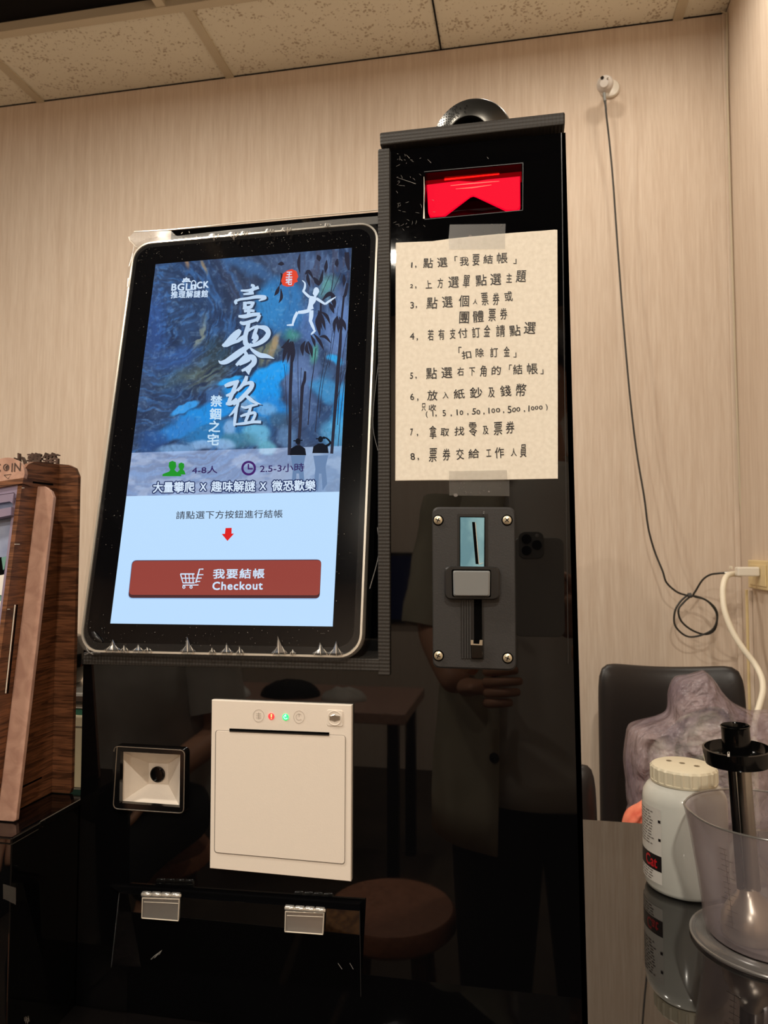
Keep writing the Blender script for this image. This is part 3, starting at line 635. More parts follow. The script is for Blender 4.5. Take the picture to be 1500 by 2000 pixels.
# ---- artwork (a flat printed picture on the display): painted grid
def vnoise(x, y, seed=0):
    r_ = np.random.RandomState(seed); tb_ = r_.rand(256, 256)
    xi = np.floor(x).astype(int); yi = np.floor(y).astype(int); fx = x-xi; fy = y-yi; fx = fx*fx*(3-2*fx); fy = fy*fy*(3-2*fy)
    g = lambda a, b: tb_[a % 256, b % 256]
    return (g(xi, yi)*(1-fx)+g(xi+1, yi)*fx)*(1-fy)+(g(xi, yi+1)*(1-fx)+g(xi+1, yi+1)*fx)*fy
def fbm(x, y, seed=0, o=4):
    s = 0; a = .5
    for k in range(o): s = s+a*vnoise(x*2**k, y*2**k, seed+k); a *= .5
    return s/(1-.5**o)
GX, GY = 300, 360; YB = -60.5
gx = np.linspace(-DW, DW, GX); gy = np.linspace(YB, DH, GY); XX, YY = np.meshgrid(gx, gy)
Pw = np.array(MC)[None, None]+np.array(mr)*XX[..., None]/1000+np.array(mu)*YY[..., None]/1000
dv_ = Pw-np.array(CAM); zz = dv_@np.array(FWD); U = 750+FPX*(dv_@np.array(RGT))/zz; V = 1000-FPX*(dv_@np.array(UPV))/zz
def sc3(r, g, b): return np.array([r, g, b], float)
img = np.zeros(XX.shape+(3,))+sc3(40, 62, 100)
def lay(mask, c, k=1.0):
    global img
    m_ = np.clip(mask*k, 0, 1)[..., None]; img = img*(1-m_)+sc3(*c)*m_
def sm(x, a, b): t_ = np.clip((x-a)/(b-a), 0, 1); return t_*t_*(3-2*t_)
wx = fbm(U/40, V/40, 3)*60; wy = fbm(U/40+9, V/40, 11)*60
def blob(u, v, ru, rv, rot=0, soft=.5, warp=.35):
    c, s = math.cos(rot), math.sin(rot); du = U-u+(wx-30)*warp; dv = V-v+(wy-30)*warp
    a = (du*c+dv*s)/ru; b = (-du*s+dv*c)/rv; return 1-sm(np.sqrt(a*a+b*b), 1-soft, 1+soft*.3)
# swirling brush texture around an eye
ang = np.arctan2(V-600, U-300); rad = np.hypot(U-300, V-600)
swirl = fbm(rad/5.0+wx*.12, ang*5+wy*.03, 21, 4)
lay(sm(fbm(U/70, V/70, 5), .35, .7), (52, 70, 104)); lay(sm(fbm(U/55+4, V/60, 8), .45, .75), (28, 40, 70), .8)
lay(blob(500, 560, 75, 80, .2, .7), (48, 56, 78), .8)
lay(blob(420, 700, 60, 60, .2, .7), (34, 40, 52), .7)
lay(sm(swirl, .5, .75), (58, 108, 172), .55*sm(-U, -560, -420)+.1)
lay(sm(swirl, .25, .5)*-1+1, (26, 36, 58), .45)
lay(blob(300, 640, 34, 90, .1, .8), (50, 88, 170), .5); lay(blob(345, 700, 60, 26, -.2, .8), (44, 84, 160), .5)
lay(blob(480, 525, 90, 14, .45, .7, .5), (60, 120, 190), .5)
lay(blob(362, 500, 6, 26, -.15, .6, .3), (176, 132, 90), .8); lay(blob(398, 520, 4, 18, -.5, .6, .2), (170, 140, 96), .7)
lay(blob(385, 655, 8, 40, .25, .7, .5)*sm(swirl, .35, .6), (150, 150, 120), .7); lay(blob(352, 735, 55, 22, -.4, .8, .6), (66, 84, 84), .55)
lay(blob(400, 735, 50, 34, -.5, .8, .7)*sm(swirl, .3, .65), (106, 108, 72), .6); lay(blob(420, 690, 40, 30, .3, .8, .6), (40, 52, 50), .5)
lay(blob(525, 690, 30, 24, -.7, .7, .5)*sm(swirl, .2, .6), (120, 120, 80), .8); lay(blob(538, 672, 8, 34, .35, .6, .4), (196, 160, 104), .7)
lay(blob(505, 735, 16, 10, 0, .6, .3), (70, 84, 66), .6)
# mid blue sky on the right
lay(blob(555, 600, 58, 62, .1, .35, .5), (44, 112, 176), .95); lay(blob(530, 600, 34, 40, .3, .4, .4), (44, 132, 200), .6)
lay(blob(600, 520, 95, 34, .0, .7, .6), (74, 92, 128), .75); lay(sm(fbm(U/9, V/40, 44), .5, .7)*sm(U, 560, 640)*sm(-V, -660, -600), (104, 138, 186), .5)
lay(sm(fbm(U/7, V/30, 45), .55, .7)*sm(U, 540, 620)*sm(-V, -620, -560), (60, 62, 84), .8)
lay(blob(640, 560, 26, 26, .0, .6, .6), (80, 128, 134), .7); lay(blob(662, 640, 30, 80, 0, .5, .5), (98, 128, 184), .85)
lay(blob(612, 640, 30, 50, .1, .6, .6), (78, 112, 172), .8); lay(blob(590, 735, 34, 60, 0, .6, .5), (92, 118, 168), .85)
lay(blob(572, 655, 22, 12, -.1, .7, .4), (62, 140, 124), .8); lay(blob(615, 690, 10, 22, .2, .7, .4), (80, 164, 140), .8); lay(blob(632, 565, 12, 18, .5, .7, .4), (90, 160, 150), .7)
# bright cyan
lay(blob(528, 735, 50, 26, -.35, .25, .45), (22, 152, 240)); lay(blob(500, 765, 60, 34, -.1, .3, .5), (18, 146, 236)); lay(blob(520, 800, 46, 34, 0, .4, .5), (26, 130, 216), .9)
lay(blob(450, 742, 24, 8, -.35, .3, .3), (40, 160, 238)); lay(blob(360, 800, 34, 9, -.5, .25, .3), (50, 150, 230)); lay(blob(405, 810, 70, 24, -.45, .3, .45), (24, 134, 220))
lay(blob(345, 842, 60, 20, -.3, .4, .5), (38, 120, 200)); lay(blob(300, 860, 34, 26, -.2, .6, .5), (36, 70, 130), .8); lay(blob(440, 850, 90, 30, -.1, .5, .5), (34, 126, 196), .8)
lay(blob(655, 705, 16, 10, .2, .5, .4), (40, 168, 240), .9); lay(blob(640, 760, 40, 26, .2, .5, .6), (60, 160, 224), .7); lay(blob(670, 800, 24, 60, .2, .5, .4), (30, 158, 240), .8)
lay(blob(655, 850, 34, 40, .0, .6, .4), (86, 178, 226), .7)
# cloud puffs
for (u, v, a, b, c, k) in ((480, 790, 24, 20, (150, 192, 232), .6), (520, 800, 20, 16, (120, 176, 226), .7), (450, 838, 12, 20, (140, 180, 226), .8), (500, 850, 26, 22, (110, 190, 222), .8), (470, 862, 40, 16, (64, 118, 138), .7),
    (395, 872, 26, 12, (150, 190, 236), .75), (345, 880, 44, 12, (130, 182, 236), .7), (440, 872, 24, 12, (160, 198, 240), .7), (520, 872, 20, 16, (110, 196, 214), .7), (545, 820, 26, 20, (52, 78, 106), .8), (560, 850, 22, 26, (92, 132, 176), .7), (505, 825, 18, 12, (60, 96, 130), .6), (600, 800, 22, 40, (84, 110, 160), .5), (640, 730, 14, 14, (60, 90, 130), .5)):
    lay(blob(u, v, a, b, 0, .45, .3), c, k)
lay(sm(fbm(U/5+wx*.1, V/5, 61), .55, .8), (150, 190, 225), .22)
lay(sm(fbm(U/3+wx*.1, V/9, 71), .55, .8), (14, 26, 40), .16)
img = img*.90+sc3(165, 190, 225)*.10
# pale band with a faded picture at the bottom
band = (YY < -20.2)
far_ = img.copy(); lay(band*1.0, (196, 214, 255), .52); lay(band*sm(fbm(U/40, V/20, 90), .45, .6), (226, 236, 255), .28); lay(band*sm(U, 520, 640), (130, 176, 212), .25)
lin_ = np.where(img/255 <= .04045, img/255/12.92, ((img/255+.055)/1.055)**2.4)
vs = [tuple(p) for p in (Pw+np.array(mn)*.0003).reshape(-1, 3)]
fs = [(j*GX+i, j*GX+i+1, (j+1)*GX+i+1, (j+1)*GX+i) for j in range(GY-1) for i in range(GX-1)]
T_ = ROOT[disp].inverted(); me = bpy.data.meshes.new('poster_picture'); me.from_pydata([T_ @ Vector(v) for v in vs], [], fs)
at_ = me.color_attributes.new('art', 'FLOAT_COLOR', 'POINT'); at_.data.foreach_set('color', np.concatenate([lin_.reshape(-1, 3), np.ones((GX*GY, 1))], 1).astype('f').ravel())
me.materials.append(screen_mat('poster_picture', (0, 0, 0, 1), 1.0, attr=True)); pic = link(bpy.data.objects.new('poster_picture', me)); pic.parent = disp

def art(name, m_, fn, e, parent=disp):
    mb = MB(); fn(mb, e); return mb.build(name, m_, parent)
DARK = screen_mat('screen_dark_leaf', C(44, 44, 58)); WHT = screen_mat('screen_white', C(206, 226, 248)); SHD = screen_mat('screen_shadow', C(42, 58, 84)); NAV = screen_mat('screen_navy', C(28, 44, 92))
def bamboo(mb, e):
    T8 = lambda x, y: (540+x*.14, 480+y*.14)
    for st in ([(215, 1500, 5), (208, 1700, 6), (195, 2000, 6), (190, 2400, 6), (180, 2920, 7)], [(400, 1750, 4), (390, 1880, 6), (360, 2000, 6), (330, 2500, 6), (300, 2920, 6)], [(900, 1060, 4), (890, 1350, 6), (860, 1700, 7), (840, 2000, 7), (800, 2500, 6), (770, 2900, 6)],
        [(980, 90, 9), (990, 220, 9), (1010, 340, 4)], [(990, 520, 5), (960, 680, 6), (925, 720, 3)], [(940, 700, 4), (925, 860, 4), (905, 1060, 4)], [(620, 780, 3.5), (615, 1000, 4), (600, 1250, 3)], [(550, 1430, 1.5), (520, 1700, 1.5), (480, 2000, 2), (440, 2500, 2)],
        [(690, 1480, 1), (640, 1760, 1), (590, 2100, 1.4), (540, 2600, 1.2)], [(780, 1180, 1), (740, 1530, 1), (650, 1900, 1), (600, 2400, 1)], [(860, 850, 1), (800, 1300, 1), (730, 1700, 1)], [(1000, 1150, 1), (930, 1500, 1), (880, 2000, 1.4), (850, 2500, 1.4)], [(960, 1700, 1), (890, 1950, 1), (800, 2400, 1)],
        [(800, 380, 1.5), (760, 660, 1.5)], [(740, 420, 1), (620, 690, 1)], [(900, 380, 1), (780, 650, 1)], [(300, 1450, 1), (300, 1800, 1), (310, 2400, 1)], [(345, 1700, 1), (330, 2300, 1)], [(105, 1650, 1), (130, 1950, 1), (150, 2500, 1)], [(985, 1600, 1.2), (900, 2300, 1.2), (860, 2800, 1.2)]):
        stroke_px(mb, S, [(*T8(x, y), w_) for x, y, w_ in st], e)
    for st in ([(210, 1330), (130, 1450), (85, 1640)], [(220, 1340), (180, 1480), (150, 1640)], [(230, 1330), (230, 1500), (215, 1680)], [(180, 1300), (120, 1400), (60, 1420)], [(400, 1330), (360, 1420), (370, 1540)], [(430, 1340), (420, 1450), (470, 1520)], [(440, 1330), (480, 1440), (500, 1570)], [(480, 1250), (520, 1330), (540, 1420)],
        [(520, 1230), (600, 1330), (665, 1465)], [(600, 1270), (680, 1270), (765, 1365)], [(600, 930), (570, 1060), (590, 1230)], [(620, 930), (650, 1050), (685, 1180)], [(620, 920), (700, 980), (750, 1100)], [(590, 900), (600, 1000), (640, 1180)], [(640, 760), (740, 670), (840, 730)], [(760, 680), (800, 780), (815, 880)], [(730, 790), (770, 860), (805, 950)], [(850, 980), (810, 1080), (800, 1230)], [(850, 980), (860, 1100), (865, 1220)], [(880, 990), (900, 1120), (900, 1240)], [(900, 1000), (940, 1090), (970, 1190)],
        [(330, 110), (310, 240), (330, 400)], [(400, 400), (450, 360), (520, 470)], [(430, 380), (440, 470), (470, 580)], [(520, 440), (560, 500), (590, 560)], [(60, 380), (90, 460), (40, 560)], [(20, 260), (70, 250), (110, 260)], [(650, 340), (620, 480), (590, 560)], [(570, 130), (590, 170), (600, 220)], [(940, 400), (945, 480), (940, 570)], [(40, 560), (10, 640), (-30, 700)], [(60, 600), (70, 720), (30, 800)], [(700, 200), (690, 300), (680, 380)], [(850, 180), (840, 250), (850, 300)]):
        P = [T8(*p) for p in st]; wmax = rnd.uniform(6, 9.5)
        stroke_px(mb, S, [(*P[0], 1.5), (*P[1], wmax), (*P[2], .4)], e)
art('bamboo_drawing', DARK, bamboo, .00045)
def silh(mb, e):
    for (u, v) in ((582, 862), (626, 858)):
        mb.add(hits(S, [(u+5*math.cos(a*.5), v+6*math.sin(a*.5)) for a in range(12)], e), [tuple(range(12))])
        mb.add(hits(S, [(u-16, v+27), (u-14, v+14), (u-4, v+8), (u+5, v+8), (u+14, v+14), (u+16, v+27)], e), [tuple(range(6))])
        stroke_px(mb, S, [(u-9, v-1, 2.2), (u+9, v-2, 2.2)], e, False)
    stroke_px(mb, S, [(630, 854, 3), (638, 856, 3), (645, 865, 4), (636, 872, 5)], e)
art('onlooker_silhouettes', screen_mat('screen_black', C(20, 24, 34)), silh, .0005)
def silh2(mb, e):
    for u in (582, 626):
        mb.add(hits(S, [(u-14, 890), (u+15, 889), (u+10, 912), (u+13, 945), (u+4, 958), (u+2, 925), (u-3, 925), (u-5, 960), (u-13, 950), (u-10, 915)], e), [tuple(range(10))])
art('faded_silhouettes', screen_mat('screen_faded_figure', C(104, 132, 172)), silh2, .0005)
T8 = lambda x, y: (540+x*.14, 480+y*.14)
def redseal(mb, e): mb.add(hits(S, [T8(*p) for p in [(150, 345), (215, 325), (280, 355), (305, 430), (285, 470), (298, 500), (250, 520), (235, 560), (150, 572), (85, 550), (65, 490), (80, 440), (90, 390)]], e), [tuple(range(13))])
art('red_seal', screen_mat('screen_red', C(226, 74, 52)), redseal, .0005)
def sealtxt(mb, e): text_px(mb, '王', S, [T8(140, 365), T8(220, 362), T8(218, 440), T8(132, 443)], e, bold=.5); text_px(mb, '宅', S, [T8(132, 455), T8(218, 450), T8(212, 545), T8(130, 543)], e, bold=.5)
art('seal_lettering', WHT, sealtxt, .0006)
def dancer(mb, e):
    mb.add(hits(S, [T8(555+42*math.cos(a/14*2*PI)-(12 if math.sin(a/14*2*PI) > .3 else 0), 640+62*math.sin(a/14*2*PI)) for a in range(14)], e), [tuple(range(14))])
    for st in ([(545, 690, 4), (535, 715, 4)], [(510, 705, 11), (500, 760, 12), (478, 820, 8), (474, 880, 11), (480, 895, 9)], [(460, 715, 4.6), (420, 680, 4.4), (370, 630, 3.6)], [(372, 640, 4), (395, 580, 3.6), (395, 520, 2.6), (358, 482, 1.2)], [(555, 735, 4.8), (610, 770, 4.6), (680, 815, 3.4)], [(678, 815, 3.4), (740, 770, 3.6), (830, 712, 1.2)],
        [(450, 905, 5.8), (380, 922, 6), (300, 930, 4.6)], [(292, 925, 4.8), (250, 1010, 5), (225, 1095, 3)], [(240, 1103, 3), (200, 1105, 3.4), (142, 1108, 1.6)], [(487, 900, 7), (484, 980, 7), (470, 1060, 5)], [(470, 1040, 5), (500, 1110, 5.2), (530, 1180, 3.4)], [(545, 1180, 2.6), (510, 1210, 3.6), (482, 1238, 1.6)]):
        stroke_px(mb, S, [(*T8(a, b), c*1.15) for a, b, c in st], e)
art('leaping_figure_drawing', WHT, dancer, .0006)

T2 = lambda x, y: (400+x*.18, 520+y*.18)
TITLE = [[(390, 264, 16), (480, 262, 24), (585, 228, 30)], [(500, 205, 22), (530, 215, 26), (515, 260, 30), (480, 295, 22)], [(418, 304, 14), (470, 298, 24), (532, 292, 22)],
 [(345, 410, 24), (332, 385, 26), (350, 362, 20)], [(345, 378, 18), (380, 360, 22), (470, 348, 24), (560, 332, 32), (648, 335, 34), (640, 352, 26), (585, 374, 10)], [(430, 385, 26), (435, 430, 34), (425, 470, 26)], [(440, 400, 20), (490, 395, 26), (540, 400, 26)], [(520, 400, 26), (500, 440, 30), (440, 450, 26)], [(425, 490, 22), (480, 480, 28), (540, 485, 22)], [(490, 470, 22), (470, 520, 30)], [(365, 542, 20), (430, 545, 36), (520, 525, 34), (600, 520, 30)],
 [(600, 525, 22), (575, 570, 34), (560, 600, 24)], [(380, 604, 18), (420, 620, 34), (490, 602, 30), (580, 575, 26)], [(480, 600, 30), (460, 680, 40), (440, 760, 40), (445, 840, 46), (480, 850, 30)],
 [(190, 848, 20), (215, 855, 40), (260, 820, 56), (310, 770, 66), (360, 720, 56), (385, 690, 30)], [(230, 865, 26), (300, 830, 30), (360, 810, 30), (385, 790, 36), (440, 760, 40)], [(470, 700, 22), (540, 660, 24), (600, 660, 30), (660, 675, 48), (690, 720, 44), (670, 770, 48), (620, 815, 44), (550, 850, 34), (480, 865, 26)],
 [(575, 640, 24), (545, 720, 34), (520, 790, 26)], [(545, 740, 34), (560, 780, 40), (520, 830, 24)], [(510, 845, 26), (440, 890, 44), (370, 940, 56), (300, 990, 54), (230, 1035, 46), (175, 1045, 30), (148, 1022, 4)], [(485, 878, 12), (530, 920, 30), (600, 965, 44), (670, 975, 36), (755, 1003, 4)],
 [(430, 920, 24), (450, 965, 36), (410, 1010, 40), (340, 1075, 24)], [(440, 985, 40), (520, 990, 52), (535, 1040, 46), (490, 1090, 40), (400, 1135, 20)], [(370, 1060, 36), (440, 1030, 40), (490, 1010, 30)], [(440, 1110, 26), (480, 1175, 10)], [(500, 1090, 30), (470, 1165, 20)],
 [(215, 1300, 24), (270, 1280, 40), (370, 1245, 24)], [(365, 1240, 18), (335, 1290, 34), (290, 1400, 36), (250, 1500, 28)], [(230, 1405, 18), (290, 1385, 34), (345, 1340, 20)], [(228, 1490, 22), (280, 1490, 34), (350, 1440, 30)], [(455, 1190, 26), (440, 1240, 36), (400, 1300, 30), (350, 1350, 24)], [(400, 1300, 20), (460, 1270, 28), (510, 1270, 40), (500, 1320, 40), (440, 1390, 38), (380, 1450, 36), (310, 1505, 14)], [(430, 1390, 22), (490, 1440, 34), (540, 1475, 26), (615, 1500, 4)],
 [(365, 1475, 18), (345, 1530, 28), (300, 1590, 20), (262, 1625, 8)], [(350, 1530, 20), (335, 1600, 28), (325, 1680, 28), (320, 1735, 18)], [(392, 1520, 14), (440, 1535, 24), (500, 1515, 24), (575, 1500, 14)], [(500, 1520, 22), (475, 1600, 28), (440, 1690, 26)], [(385, 1630, 16), (440, 1610, 26), (540, 1590, 26), (535, 1640, 26), (500, 1700, 26)], [(335, 1715, 18), (430, 1705, 26), (520, 1690, 26), (610, 1690, 28)]]
def title(mb, e, dx=0, dy=0, k=1.0):
    for i, st in enumerate(TITLE): stroke_px(mb, S, [(*T2(x+dx, y+dy), w_*.18*k) for x, y, w_ in st], e+i*2e-6)
art('title_shadow', SHD, lambda mb, e: title(mb, e, 18, 12, 1.3), .0007)
art('title_lettering', screen_mat('screen_title', C(190, 214, 240)), lambda mb, e: title(mb, e, 0, 0, 1.2), .0009)
def sub(mb, e, k=.7):
    for ch, x, y in (('禁', 125, 1462), ('錮', 115, 1602), ('之', 105, 1737), ('宅', 90, 1880)):
        text_px(mb, ch, S, [T2(x-58, y-62), T2(x+62, y-58), T2(x+58, y+62), T2(x-62, y+58)], e, bold=k)
art('subtitle_lettering', screen_mat('screen_pale_blue', C(196, 224, 246)), sub, .0008)
T3 = lambda x, y: (150+x*.4133, 400+y*.4133)
def logo(mb, e):
    text_px(mb, 'BGL', S, [T3(450, 374), T3(537, 371), T3(534, 404), T3(447, 405)], e, 0, 1.1, bold=.7); text_px(mb, 'CK', S, [T3(569, 365), T3(623, 361), T3(622, 391), T3(567, 396)], e, 0, 1.1, bold=.7)
    mb.add(hits(S, [T3(*p) for p in [(538, 378), (566, 375), (564, 400), (536, 403)]], e), [(0, 1, 2, 3)]); stroke_px(mb, S, [(*T3(542, 378), 2), (*T3(543, 365), 2), (*T3(553, 358), 2), (*T3(561, 365), 2), (*T3(562, 376), 2)], e)
    for k in range(9):
        a = PI*(.02+.96*k/8); c = T3(518, 364); r_ = 7.2 if k % 2 else 8.6
        stroke_px(mb, S, [(c[0], c[1], .7), (c[0]+r_*.55*math.cos(a), c[1]-r_*.55*math.sin(a), .9), (c[0]+r_*math.cos(a), c[1]-r_*math.sin(a), 3.2)], e+k*1e-6, False)
        stroke_px(mb, S, [(c[0]+r_*.5*math.cos(a+.2), c[1]-r_*.5*math.sin(a+.2), .8), (c[0]+r_*.75*math.cos(a+.2), c[1]-r_*.75*math.sin(a+.2), 2.2)], e+1e-5+k*1e-6, False)
    text_px(mb, '推理解謎館', S, [T3(447, 408), T3(620, 403), T3(618, 436), T3(444, 442)], e, 0, 1.15, bold=.45)
art('logo_lettering', WHT, logo, .0006)
art('logo_keyhole', NAV, lambda mb, e: (mb.add(hits(S, [(T3(551, 386)[0]+1.6*math.cos(a), T3(551, 386)[1]+1.6*math.sin(a)) for a in range(6)], e), [(0, 1, 2, 3, 4, 5)]), stroke_px(mb, S, [(*T3(551, 386), 1.4), (*T3(551, 397), 1.8)], e, False)), .0008)
T4 = lambda x, y: (150+x*.4133, 840+y*.4133)
def people(mb, e):
    for (dx, s_) in ((0, 1.0), (42, .78)):
        P = [(452+dx, 145), (468+dx, 152), (470+dx, 172), (462+dx, 188), (470+dx, 196), (492+dx*.6, 208), (494+dx*.6, 218), (404+dx*1.4, 218), (406+dx*1.4, 208), (436+dx, 196), (442+dx, 188), (434+dx, 172), (436+dx, 152)]
        c = (452+dx, 218); mb.add(hits(S, [T4(c[0]+(x-c[0])*s_, c[1]+(y-c[1])*s_-(8 if dx else 0)) for x, y in P], e+(0 if dx else 2e-5)), [tuple(range(len(P)))])
art('people_icon', screen_mat('screen_green', C(34, 148, 42)), people, .0006)
art('clock_icon', screen_mat('screen_purple', C(66, 32, 104)), lambda mb, e: (stroke_px(mb, S, ringpx(*T4(812, 180), 12.2, 4.4, 1, 32), e, False), stroke_px(mb, S, [(*T4(811, 160), 2.8), (*T4(811, 184), 2.8)], e+1e-5, False), stroke_px(mb, S, [(*T4(808, 183), 2.8), (*T4(832, 183), 2.8)], e+2e-5, False)), .0006)
DPM = screen_mat('screen_deep_purple', C(50, 34, 92))
art('player_count_lettering', DPM, lambda mb, e: text_px(mb, '4-8人', S, [T4(546, 172), T4(664, 168), T4(664, 204), T4(544, 208)], e, bold=.25), .0006)
art('duration_lettering', DPM, lambda mb, e: text_px(mb, '2.5-3小時', S, [T4(866, 162), T4(1076, 156), T4(1075, 195), T4(865, 202)], e, bold=.25), .0006)
SL = [('大量攀爬', 362, 556), ('X', 584, 612), ('趣味解謎', 637, 843), ('X', 866, 895), ('微恐歡樂', 924, 1128)]
def slogan(mb, e, off):
    for s_, a, b in SL:
        ya = 246-(a-360)*.013; yb = 246-(b-360)*.013; h = 50 if len(s_) > 1 else 34; o_ = 0 if len(s_) > 1 else 9
        text_px(mb, s_, S, [T4(a, ya+o_), T4(b, yb+o_), T4(b-1, yb+o_+h), T4(a-2, ya+o_+h)], e, bold=off, ring=12 if off > 1 else 6)
art('slogan_outline', NAV, lambda mb, e: slogan(mb, e, 2.6), .0006)
art('slogan_lettering', screen_mat('screen_white_blue', C(214, 232, 252)), lambda mb, e: slogan(mb, e, .5), .0008)
art('prompt_lettering', screen_mat('screen_grey', C(62, 66, 78)), lambda mb, e: text_px(mb, '請點選下方按鈕進行結帳', S, [T4(471, 384), T4(973, 376), T4(972, 414), T4(469, 421)], e, 0, 1.06, bold=.18), .0004)
art('red_arrow', screen_mat('screen_arrow', C(220, 36, 36)), lambda mb, e: mb.add(hits(S, [T4(*p) for p in [(703, 463), (732, 462), (731, 489), (743, 489), (712, 524), (685, 491), (700, 490)]], e), [tuple(range(7))]), .0004)
bq = [T4(*p) for p in [(262, 616), (1156, 612), (1148, 795), (243, 793)]]
art('button_shadow', screen_mat('screen_shade', C(150, 184, 226)), lambda mb, e: mb.add(hits(S, rquad([(a-1, b-1+3*(b > 1130)) for a, b in bq], 10), e), [tuple(range(24))]), .0004)
art('button_lower_edge', screen_mat('screen_button_edge', C(78, 44, 46)), lambda mb, e: mb.add(hits(S, rquad(bq, 9), e), [tuple(range(24))]), .0006)
bq2 = [(bq[0][0]+.6, bq[0][1]+1.2), (bq[1][0]-.6, bq[1][1]+1.2), (bq[2][0]-.4, bq[2][1]-6), (bq[3][0]+1, bq[3][1]-6)]
art('checkout_button', screen_mat('screen_button_red', C(150, 68, 60)), lambda mb, e: mb.add(hits(S, rquad(bq2, 8), e), [tuple(range(24))]), .0008)
def cart(mb, e):
    k = 0
    for st in ([(490, 680, 2.6), (556, 680, 2.6)], [(490, 680, 2.4), (502, 722, 2.4), (556, 722, 2.4)], [(496, 700, 2), (560, 700, 2)], [(512, 680, 2), (517, 722, 2)], [(530, 680, 2), (533, 722, 2)], [(548, 680, 2), (550, 722, 2)], [(598, 657, 2.6), (580, 657, 2.6), (562, 722, 2.6)], [(568, 684, 2), (598, 683, 2)], [(566, 700, 2), (590, 699, 2)], [(563, 716, 2), (583, 715, 2)], [(500, 733, 2), (575, 732, 2)]):
        k += 1; stroke_px(mb, S, [(*T4(a, b), c) for a, b, c in st], e+k*3e-6, False)
    for x in (506, 540): k += 1; stroke_px(mb, S, ringpx(*T4(x, 742), 2.3, 1.8, 1, 10), e+k*3e-6, False)
art('cart_icon', WHT, cart, .001)
art('button_lettering', WHT, lambda mb, e: (text_px(mb, '我要結帳', S, [T4(646, 657), T4(887, 655), T4(885, 700), T4(644, 702)], e, 0, 1.15, bold=.6), text_px(mb, 'Checkout', S, [T4(643, 718), T4(878, 715), T4(877, 753), T4(641, 755)], e, 0, 1.12, bold=.7)), .001)

# ---- clear protective film wrapped round the monitor
FL = MO
mb = MB(); A_ = rrect(-117, 115, -189, 191, 14, 8); B3 = rrect(-125, 123.5, -199, 201, 20, 8); n = len(A_)
mb.add([ML(x, y, .0016) for x, y in A_]+[ML(x, y, .0022) for x, y in B3]+[ML(x*1.012, y*1.006, -.016) for x, y in B3], [(j*n+i, j*n+(i+1) % n, (j+1)*n+(i+1) % n, (j+1)*n+i) for j in range(2) for i in range(n)])
mb.build('film_edge', 'film', FL, smooth=True)
def fold(u, v, h, wd, up=1):
    wd *= 1.35
    mb = MB(); b0 = (u-wd, v); b1 = (u+wd, v); k = rnd.uniform(-.25, .25)*wd
    def P(x, y, e): return S.hit(x, y, e)
    vs = [P(u-wd, v, .0023), P(u-wd*.35, v-up*h*.3, .0026), P(u+k, v-up*h, .0022), P(u+wd*.35, v-up*h*.3, .0026), P(u+wd, v, .0023), P(u+k*.5, v, .0062), P(u+k*.7, v-up*h*.4, .0048), P(u-wd*.6, v+up*5, -.001), P(u+wd*.6, v+up*5, -.001), P(u+k*.5, v+up*6, .002)]
    mb.add(vs, [(0, 1, 6, 5), (1, 2, 6), (2, 3, 6), (3, 4, 5, 6), (0, 5, 9, 7), (5, 4, 8, 9)]); mb.build('film_wrinkle', 'fold', FL, smooth=True, angle=60)
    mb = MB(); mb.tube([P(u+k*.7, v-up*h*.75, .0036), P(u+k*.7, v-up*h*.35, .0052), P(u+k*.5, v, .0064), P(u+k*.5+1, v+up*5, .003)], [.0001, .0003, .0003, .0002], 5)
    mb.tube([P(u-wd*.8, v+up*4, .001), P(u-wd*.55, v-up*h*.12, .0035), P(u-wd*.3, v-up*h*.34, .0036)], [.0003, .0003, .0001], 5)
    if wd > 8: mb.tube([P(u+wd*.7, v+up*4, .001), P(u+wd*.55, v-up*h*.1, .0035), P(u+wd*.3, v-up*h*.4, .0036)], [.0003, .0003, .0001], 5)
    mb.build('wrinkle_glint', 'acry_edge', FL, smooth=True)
for (u, v, h, wd) in ((220, 1269, 21, 13), (243, 1270, 12, 8), (270, 1270, 13, 10), (289, 1270, 7, 7), (367, 1272, 29, 12), (415, 1273, 10, 6), (443, 1273, 18, 10), (469, 1274, 14, 7), (546, 1275, 33, 12), (572, 1275, 8, 5), (627, 1276, 22, 13), (656, 1276, 24, 12)): fold(u, v, h, wd)
for (u, v, h, wd) in ((418, 462, 10, 9), (456, 459, 12, 9), (477, 457, 6, 6), (527, 452, 8, 7), (560, 449, 11, 8), (640, 441, 4, 5)): fold(u, v, h, wd, -1)
# loose corner flap of the film, top left, and torn upper edge
def curved(name, px, e0, m_='fold'):
    mb = MB(); pts = [S.hit(u, v, e) for u, v, e in px]; mb.add(pts, [tuple(range(len(pts)))]); return mb.build(name, m_, FL)
mb = MB(); top = [(252, 463), (262, 453), (300, 451), (334, 449), (400, 443), (470, 434), (540, 428), (600, 422), (660, 417), (738, 410)]; mid = [(252, 463), (262, 453), (300, 451), (334, 451), (345, 461), (440, 450), (540, 440), (600, 434), (660, 428), (738, 422)]; bot = [(254, 470), (268, 486), (290, 474), (335, 468), (400, 466), (470, 460), (540, 452), (600, 447), (660, 442), (738, 437)]
n = len(top); mb.add([S.hit(u, v, -.012) for u, v in mid]+[S.hit((u+bot[i][0])/2, (v+bot[i][1])/2, -.007+.0015*(-1)**i) for i, (u, v) in enumerate(mid)]+[S.hit(u, v, .002 if i > 1 else -.004) for i, (u, v) in enumerate(bot)], [(r_*n+i, r_*n+i+1, (r_+1)*n+i+1, (r_+1)*n+i) for r_ in range(2) for i in range(n-1)])
mb.build('loose_top_film', film_mat('hazy_top_film', .05, (.85, .85, .85, 1), .35, .16), FL, smooth=True)
